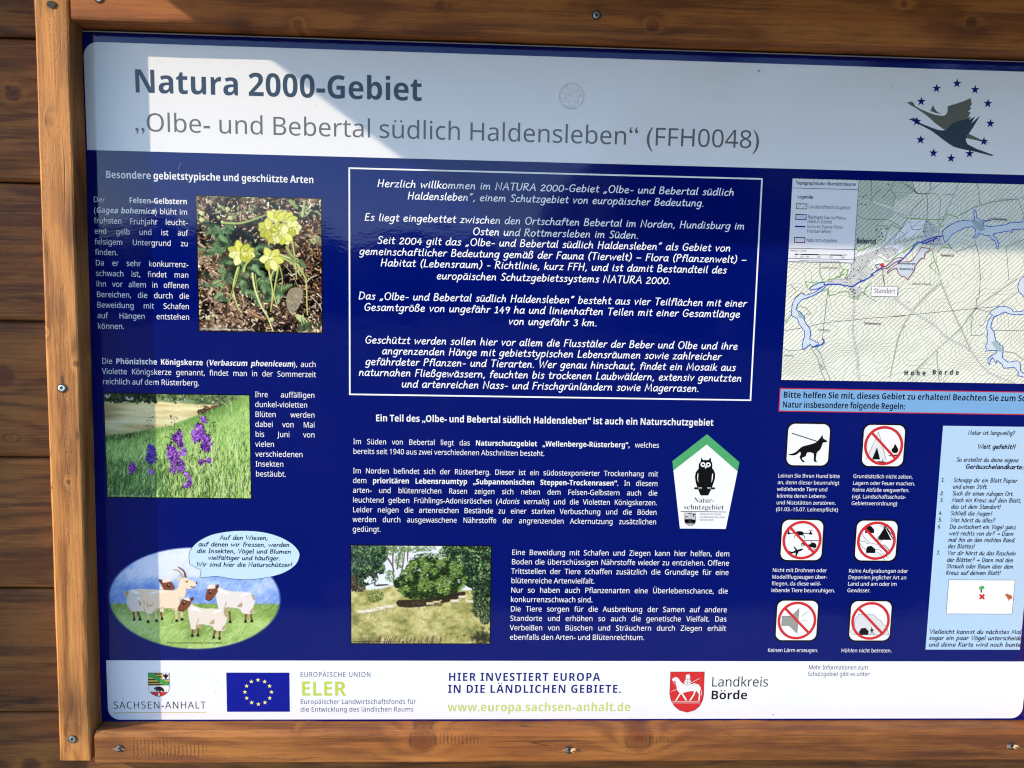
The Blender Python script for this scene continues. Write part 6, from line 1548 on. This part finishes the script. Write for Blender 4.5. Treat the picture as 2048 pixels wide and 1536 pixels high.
# green boundary of the landscape reserve
GRN = (128, 178, 92)
green = [A([(1180, 1060), (1210, 1115), (1490, 1000), (1530, 940), (1600, 960), (1640, 830), (1700, 720), (1840, 800), (1902, 690)]), B([(200, 635), (100, 790), (0, 880)]), B([(190, 630), (470, 650), (600, 655), (720, 650), (770, 570), (920, 615), (930, 650)]), A([(1902, 1105), (1700, 1230)]), A([(1460, 1240), (1510, 1190), (1560, 1220), (1640, 1270), (1670, 1250)]), B([(0, 1200), (310, 1010)]), B([(550, 1100), (590, 1250), (640, 1370), (660, 1470), (510, 1330), (585, 1260)]), B([(620, 1130), (700, 1050), (830, 1075), (780, 1000)]),
         C([(140, 670), (240, 530), (200, 500)]), C([(740, 190), (750, 290), (840, 270), (940, 230), (1020, 225), (1040, 310), (1090, 330), (1150, 340), (1200, 240), (1240, 270), (1260, 180), (1330, 100)]), C([(420, 90), (560, 110), (690, 90), (800, 60), (960, -20)]), C([(450, 180), (420, 100)]), C([(640, 230), (700, 210), (740, 200)]), A([(930, 1290), (1000, 1400), (960, 1440), (940, 1500), (760, 1536)]), A([(1010, 1536), (1070, 1390), (1000, 1380)]), B([(620, 650), (690, 760), (730, 740)]), B([(640, 660), (690, 600)])]
lines('map_green_boundary', clip_all(green), .00115, print_mat(GRN), 7.3, board)
# river valleys
BL, BLL = (36, 78, 186), (230, 238, 240)
west = [C([(475, 185), (520, 155), (610, 110), (680, 102), (690, 145), (600, 190), (490, 210)]), C([(375, 245), (290, 310), (245, 390), (230, 470), (232, 570), (310, 605), (330, 680), (410, 780), (410, 860), (385, 930), (378, 1010), (395, 1040), (490, 965), (520, 1010), (560, 990), (600, 965), (600, 945), (480, 890), (495, 830), (480, 740), (430, 680), (400, 620), (410, 580), (375, 550), (350, 515), (310, 500), (290, 470), (320, 400), (370, 345), (520, 290), (640, 225), (715, 145), (700, 135), (560, 240), (440, 280), (395, 275)])]
east = B([(705, 820), (760, 770), (900, 690), (1000, 665), (1150, 675), (1180, 650), (1160, 560), (1170, 520), (1195, 520), (1205, 620), (1260, 660), (1310, 670), (1395, 655), (1400, 665), (1310, 690), (1300, 740), (1400, 755), (1500, 745), (1620, 730), (1720, 690), (1800, 695), (1870, 690), (1902, 600), (1902, 790), (1720, 800), (1730, 840), (1710, 845), (1690, 815), (1450, 860), (1445, 880), (1490, 920), (1530, 1010), (1515, 1075), (1490, 1070), (1490, 1010), (1465, 960), (1420, 935), (1390, 885), (1330, 885), (1240, 850), (1220, 890), (1165, 930), (1150, 915), (1195, 860), (1190, 800), (1150, 755), (1040, 770), (860, 860), (770, 975), (735, 985), (715, 900)])
south = D([(1340, 510), (1400, 470), (1490, 435), (1560, 440), (1640, 475), (1660, 515), (1780, 510), (1825, 485), (1825, 548), (1700, 555), (1620, 545), (1540, 515), (1440, 565), (1390, 580), (1360, 660), (1345, 730), (1390, 790), (1415, 920), (1460, 945), (1470, 970), (1510, 990), (1520, 1040), (1505, 1150), (1580, 1215), (1650, 1210), (1710, 1195), (1755, 1220), (1760, 1330), (1790, 1365), (1825, 1370), (1825, 1430), (1720, 1400), (1740, 1360), (1680, 1290), (1525, 1300), (1500, 1240), (1430, 1190), (1415, 1240), (1400, 1190), (1370, 1150), (1345, 1180), (1325, 1250), (1305, 1220), (1315, 1160), (1350, 1130), (1420, 1095), (1440, 1055), (1340, 1050), (1275, 1065), (1290, 1030), (1270, 995), (1295, 960), (1300, 880), (1280, 855), (1305, 840), (1290, 720), (1310, 640), (1370, 560), (1340, 545)])
loop = D([(1825, 5), (1770, 45), (1735, 110), (1725, 170), (1740, 240), (1790, 280), (1825, 330)])
val = west + [clamp(east), clamp(south), clamp(loop)]
sheet('map_valley', val, print_mat(BLL), 8.0, board)
vh = []
for v_ in val:
    a0, a1 = min(p_[0] for p_ in v_), max(p_[0] for p_ in v_); b0, b1 = min(p_[1] for p_ in v_), max(p_[1] for p_ in v_)
    for sg in (1, -1):
        c = (a0 - (b1 - b0)) if sg > 0 else a0
        while c < (a1 + (b1 - b0) if sg < 0 else a1):
            ts = []
            p_, d_ = (c, b0), (sg * 1.0, 1.0)
            for (xa, ya), (xb, yb) in zip(v_, v_[1:] + v_[:1]):
                ex, ey = xb - xa, yb - ya; den = d_[0] * ey - d_[1] * ex
                if abs(den) < 1e-12: continue
                u = ((xa - p_[0]) * ey - (ya - p_[1]) * ex) / den; w_ = ((xa - p_[0]) * d_[1] - (ya - p_[1]) * d_[0]) / den
                if 0 <= w_ < 1: ts.append(u)
            ts.sort()
            for u0, u1 in zip(ts[::2], ts[1::2]): vh.append([(p_[0] + d_[0] * u0, p_[1] + u0), (p_[0] + d_[0] * u1, p_[1] + u1)])
            c += .0040 if sg > 0 else .0052
lines('map_valley_hatching', vh, .00036, print_mat((120, 152, 176)), 8.7, board, stack=4)
wet = [clamp(C([(310, 500), (350, 515), (375, 550), (410, 580), (400, 620), (330, 590)])), clamp(B([(1180, 660), (1300, 690), (1300, 740), (1340, 790), (1260, 830), (1190, 770), (1140, 690)])), clamp(D([(1350, 930), (1415, 925), (1470, 970), (1515, 1040), (1480, 1090), (1400, 1010)])), clamp(C([(550, 1010), (585, 1010), (640, 1090), (620, 1105)]))]
sheet('map_wetland', wet, print_mat((166, 186, 186)), 9.1, board)
lines('map_valley_outline', clip_all([v_ + v_[:2] for v_ in west] + [east + east[:2], south + south[:2], loop]), .0011, print_mat(BL), 9.6, board)
creek = [C([(700, 135), (790, 130), (910, 128), (960, 152), (1010, 148), (1040, 162), (1090, 160), (1150, 112), (1250, 68), (1365, 2)]) + A([(1400, 1455), (1520, 1382), (1600, 1330)]), C([(515, 1003), (590, 992), (650, 970), (680, 940), (675, 905), (655, 890)]), B([(60, 1280), (130, 1220), (240, 1110), (290, 1040), (350, 982), (400, 985), (460, 955), (540, 925), (620, 905), (710, 890)]), B([(410, 1000), (470, 990), (540, 960), (630, 925)])]
lines('map_creek', clip_all(creek), .0019, print_mat((48, 78, 184)), 10.4, board)
reds = [A([(1465, 1315), (1530, 1300), (1560, 1352), (1620, 1340), (1760, 1215), (1850, 1208), (1875, 1225), (1740, 1285), (1640, 1360), (1560, 1377), (1490, 1370)]), A([(1640, 1415), (1690, 1365), (1770, 1310), (1830, 1268)]) + B([(80, 1270), (230, 1265), (275, 1240), (395, 1060), (520, 1075), (525, 1095), (450, 1140), (435, 1225), (395, 1215), (300, 1340), (290, 1400), (215, 1500), (195, 1530), (140, 1480), (115, 1490), (60, 1440), (35, 1365), (-20, 1375), (-100, 1440)])]
sheet('map_reserve', [reds[0], reds[1]], print_mat((204, 214, 222)), 9.3, board)
lines('map_red_boundary', [v_ + v_[:2] for v_ in reds], .0011, print_mat((146, 42, 58)), 11.2, board)
sheet('map_location_dot', [circle(A([(1560, 1315)])[0], .0028, 16)], print_mat((220, 50, 50)), 12, board)
lines('map_location_line', [[A([(1562, 1340)])[0], C([(1525, 160)])[0]]], .0006, print_mat((40, 40, 44)), 11.8, board)
x0, z0, x1, z1 = pxrect((1743, 572.4), (1794.8, 574), (1793.5, 593), (1742, 592)); t = .0005
sheet('map_location_border', [rect(x0 - t, z0 - t, x1 + t, z1 + t)], print_mat((70, 70, 74)), 12.2, board)
sheet('map_location_label', [rect(x0, z0, x1, z1)], print_mat((242, 240, 240)), 12.8, board)
MK = (34, 36, 44)
text('place_lettering', board, [('Standort', (1747.3, 585.9), (1789.3, 587), 'fit')], 9.4, 'r', (40, 40, 52), 13.6)
text('place_lettering', board, [('Bebertal', (1712, 486.8), (1751.6, 488), 'fit'), ], 10.2, 'b', MK, 12)
text('place_lettering', board, [('Hohe', (1807, 750.6), (1850, 750.2), 'fit'), ('Börde', (1863.5, 749.8), (1916.5, 748.6), 'fit')], 9.6, 'b', (30, 30, 32), 12, track=.62)
text('place_lettering', board, [('Scheuberg', (1727.6, 648.6), (1761, 649.2), 'fit'), ('Pieberberg', (1980, 440.2), (2013.5, 441), 'fit'), ('Bebertal II', (1881.4, 512.7), (1907, 513.2), 'fit'), ('Wellenberge', (1794, 528.5), (1830, 529.5), 'fit'), ('Rüsterberg', (1798, 539.5), (1826, 540.5), 'fit')], 4.4, 'b', (66, 68, 66), 12)
text('place_lettering', board, [('Föhrberg', (1635, 661.5), (1659.6, 662), 'fit'), ('Veltheimsberg', (1643.6, 537), (1676.5, 537.6), 'fit'), ('Wellenberg', (1823.8, 569.3), (1862, 569.8), 'fit'), ('K 1166', (1811, 604), (1819, 609), 'fit'), ('Hoher Berg', (1566, 712), (1586, 713), 'fit'), ('Kirchberg', (1752, 455), (1776, 452), 'fit')], 3.8, 'r', (96, 98, 90), 12)
# legend
SUB = None
x0, z0, x1, z1 = pxrect((1585.5, 359.5), (1717, 361.5), (1706.5, 525), (1576, 523)); x0 = mx0
LGD = (232, 232, 236)
t = .0006
sheet('legend_border', [rect(x0, z0 - t, x1 + t, z1)], print_mat((24, 24, 34)), 12.4, board)
SUB = sheet('legend', [rect(x0, z0, x1, z1)], print_mat(LGD), 13, board, 'map legend box with coloured symbols and scale bar')
zl = [P(1640, y_)[1] for y_ in (377.5, 497.8, 518)]
lines('legend_rule', [[(x0, z_), (x1, z_)] for z_ in zl], .0008, print_mat((30, 30, 38)), 13.6, board)
text('legend_lettering', board, [('Topographische Übersichtskarte', (1591, 369.4), (1711, 372), 'fit'), ('Legende', (1594, 397), (1625.3, 397.6), 'fit')], 6.6, 'b', (12, 14, 30), 14)
text('legend_lettering', board, [('Landschaftsschutzgebiet', (1616, 417), (1700.3, 418.6), 'fit'), ('flächiges Fauna-Flora-', (1615, 437.5), (1691, 439), 'fit'), ('Habitat-Gebiet', (1614, 446.2), (1663.3, 447.2), 'fit'), ('lineares Fauna-Flora-', (1613.8, 456.3), (1686.4, 457.8), 'fit'), ('Habitat-Gebiet', (1613.2, 465.4), (1662.2, 466.4), 'fit'), ('Naturschutzgebiet', (1612, 483.6), (1673.4, 484.8), 'fit')], 6.6, 'r', (16, 18, 34), 14)
text('legend_lettering', board, [('Maßstab  1:20.000', (1578.7, 502.7), (1612.5, 503.2), 'fit'), ('0', (1588.4, 514.6), None, ('left', 1)), ('120', (1599, 514.8), None, ('left', 1)), ('240', (1610.5, 515), None, ('left', 1)), ('480', (1633.5, 515.5), None, ('left', 1)), ('720', (1657, 516), None, ('left', 1)), ('960', (1681, 516.4), None, ('left', 1)), ('Meter', (1684.9, 511.4), (1694, 511.6), 'fit')], 3.2, 'r', (56, 56, 62), 14)
text('legend_lettering', board, [('Datenquellen: Umweltdaten ST / GDI, Stand: 28. März 2019', (1598, 522.3), (1679, 523), 'fit')], 1.7, 'b', (70, 70, 76), 14)
def key(TL, BR, col, w_=.0013):
    a, b = P(*TL), P(*BR); q_ = [(a[0], a[1]), (b[0], a[1]), (b[0], b[1]), (a[0], b[1])]; return [q_ + q_[:2]]
lines('legend_symbol', key((1592.5, 407.5), (1613, 418), 0) , .0012, print_mat((84, 140, 66)), 13.7, board)
lines('legend_symbol', [[P(1594, 417.5), P(1602, 408)], [P(1604, 417.5), P(1612, 408)]], .0006, print_mat((84, 140, 66)), 13.7, board)
lines('legend_symbol', key((1591.5, 429), (1611.5, 439.5), 0), .0013, print_mat((30, 54, 160)), 13.7, board)
lines('legend_symbol', [[P(1593, 430), P(1601, 439)], [P(1598, 430), P(1606, 439)], [P(1603, 430), P(1611, 439)]], .0005, print_mat((60, 84, 170)), 13.7, board)
lines('legend_symbol', [[P(1590.5, 453), P(1609.5, 453.4)]], .0022, print_mat((14, 40, 150)), 13.7, board, cap=True)
lines('legend_symbol', key((1588.8, 474.8), (1608.8, 485.2), 0), .0013, print_mat((140, 34, 50)), 13.7, board)
for i, (a_, b_) in enumerate(((1589, 1595.5), (1595.5, 1601), (1601, 1612), (1612, 1637), (1637, 1660), (1660, 1684))):
    lines('scale_bar', [[P(a_, 508.6 + (a_ - 1589) * .02), P(b_, 508.6 + (b_ - 1589) * .02)]], .0017, print_mat((24, 22, 24) if i in (0, 2, 3, 5) else (172, 168, 166)), 13.7, board)
SUB = None
flush_text()
for o in list(bpy.data.objects):
    if o.type == 'MESH' and o.parent is None and 'category' not in o and o.get('kind') is None: print('UNTAGGED', o.name)
print('OBJECTS', len(bpy.data.objects), 'tris', sum(len(p.vertices) - 2 for o in bpy.data.objects if o.type == 'MESH' for p in o.data.polygons))
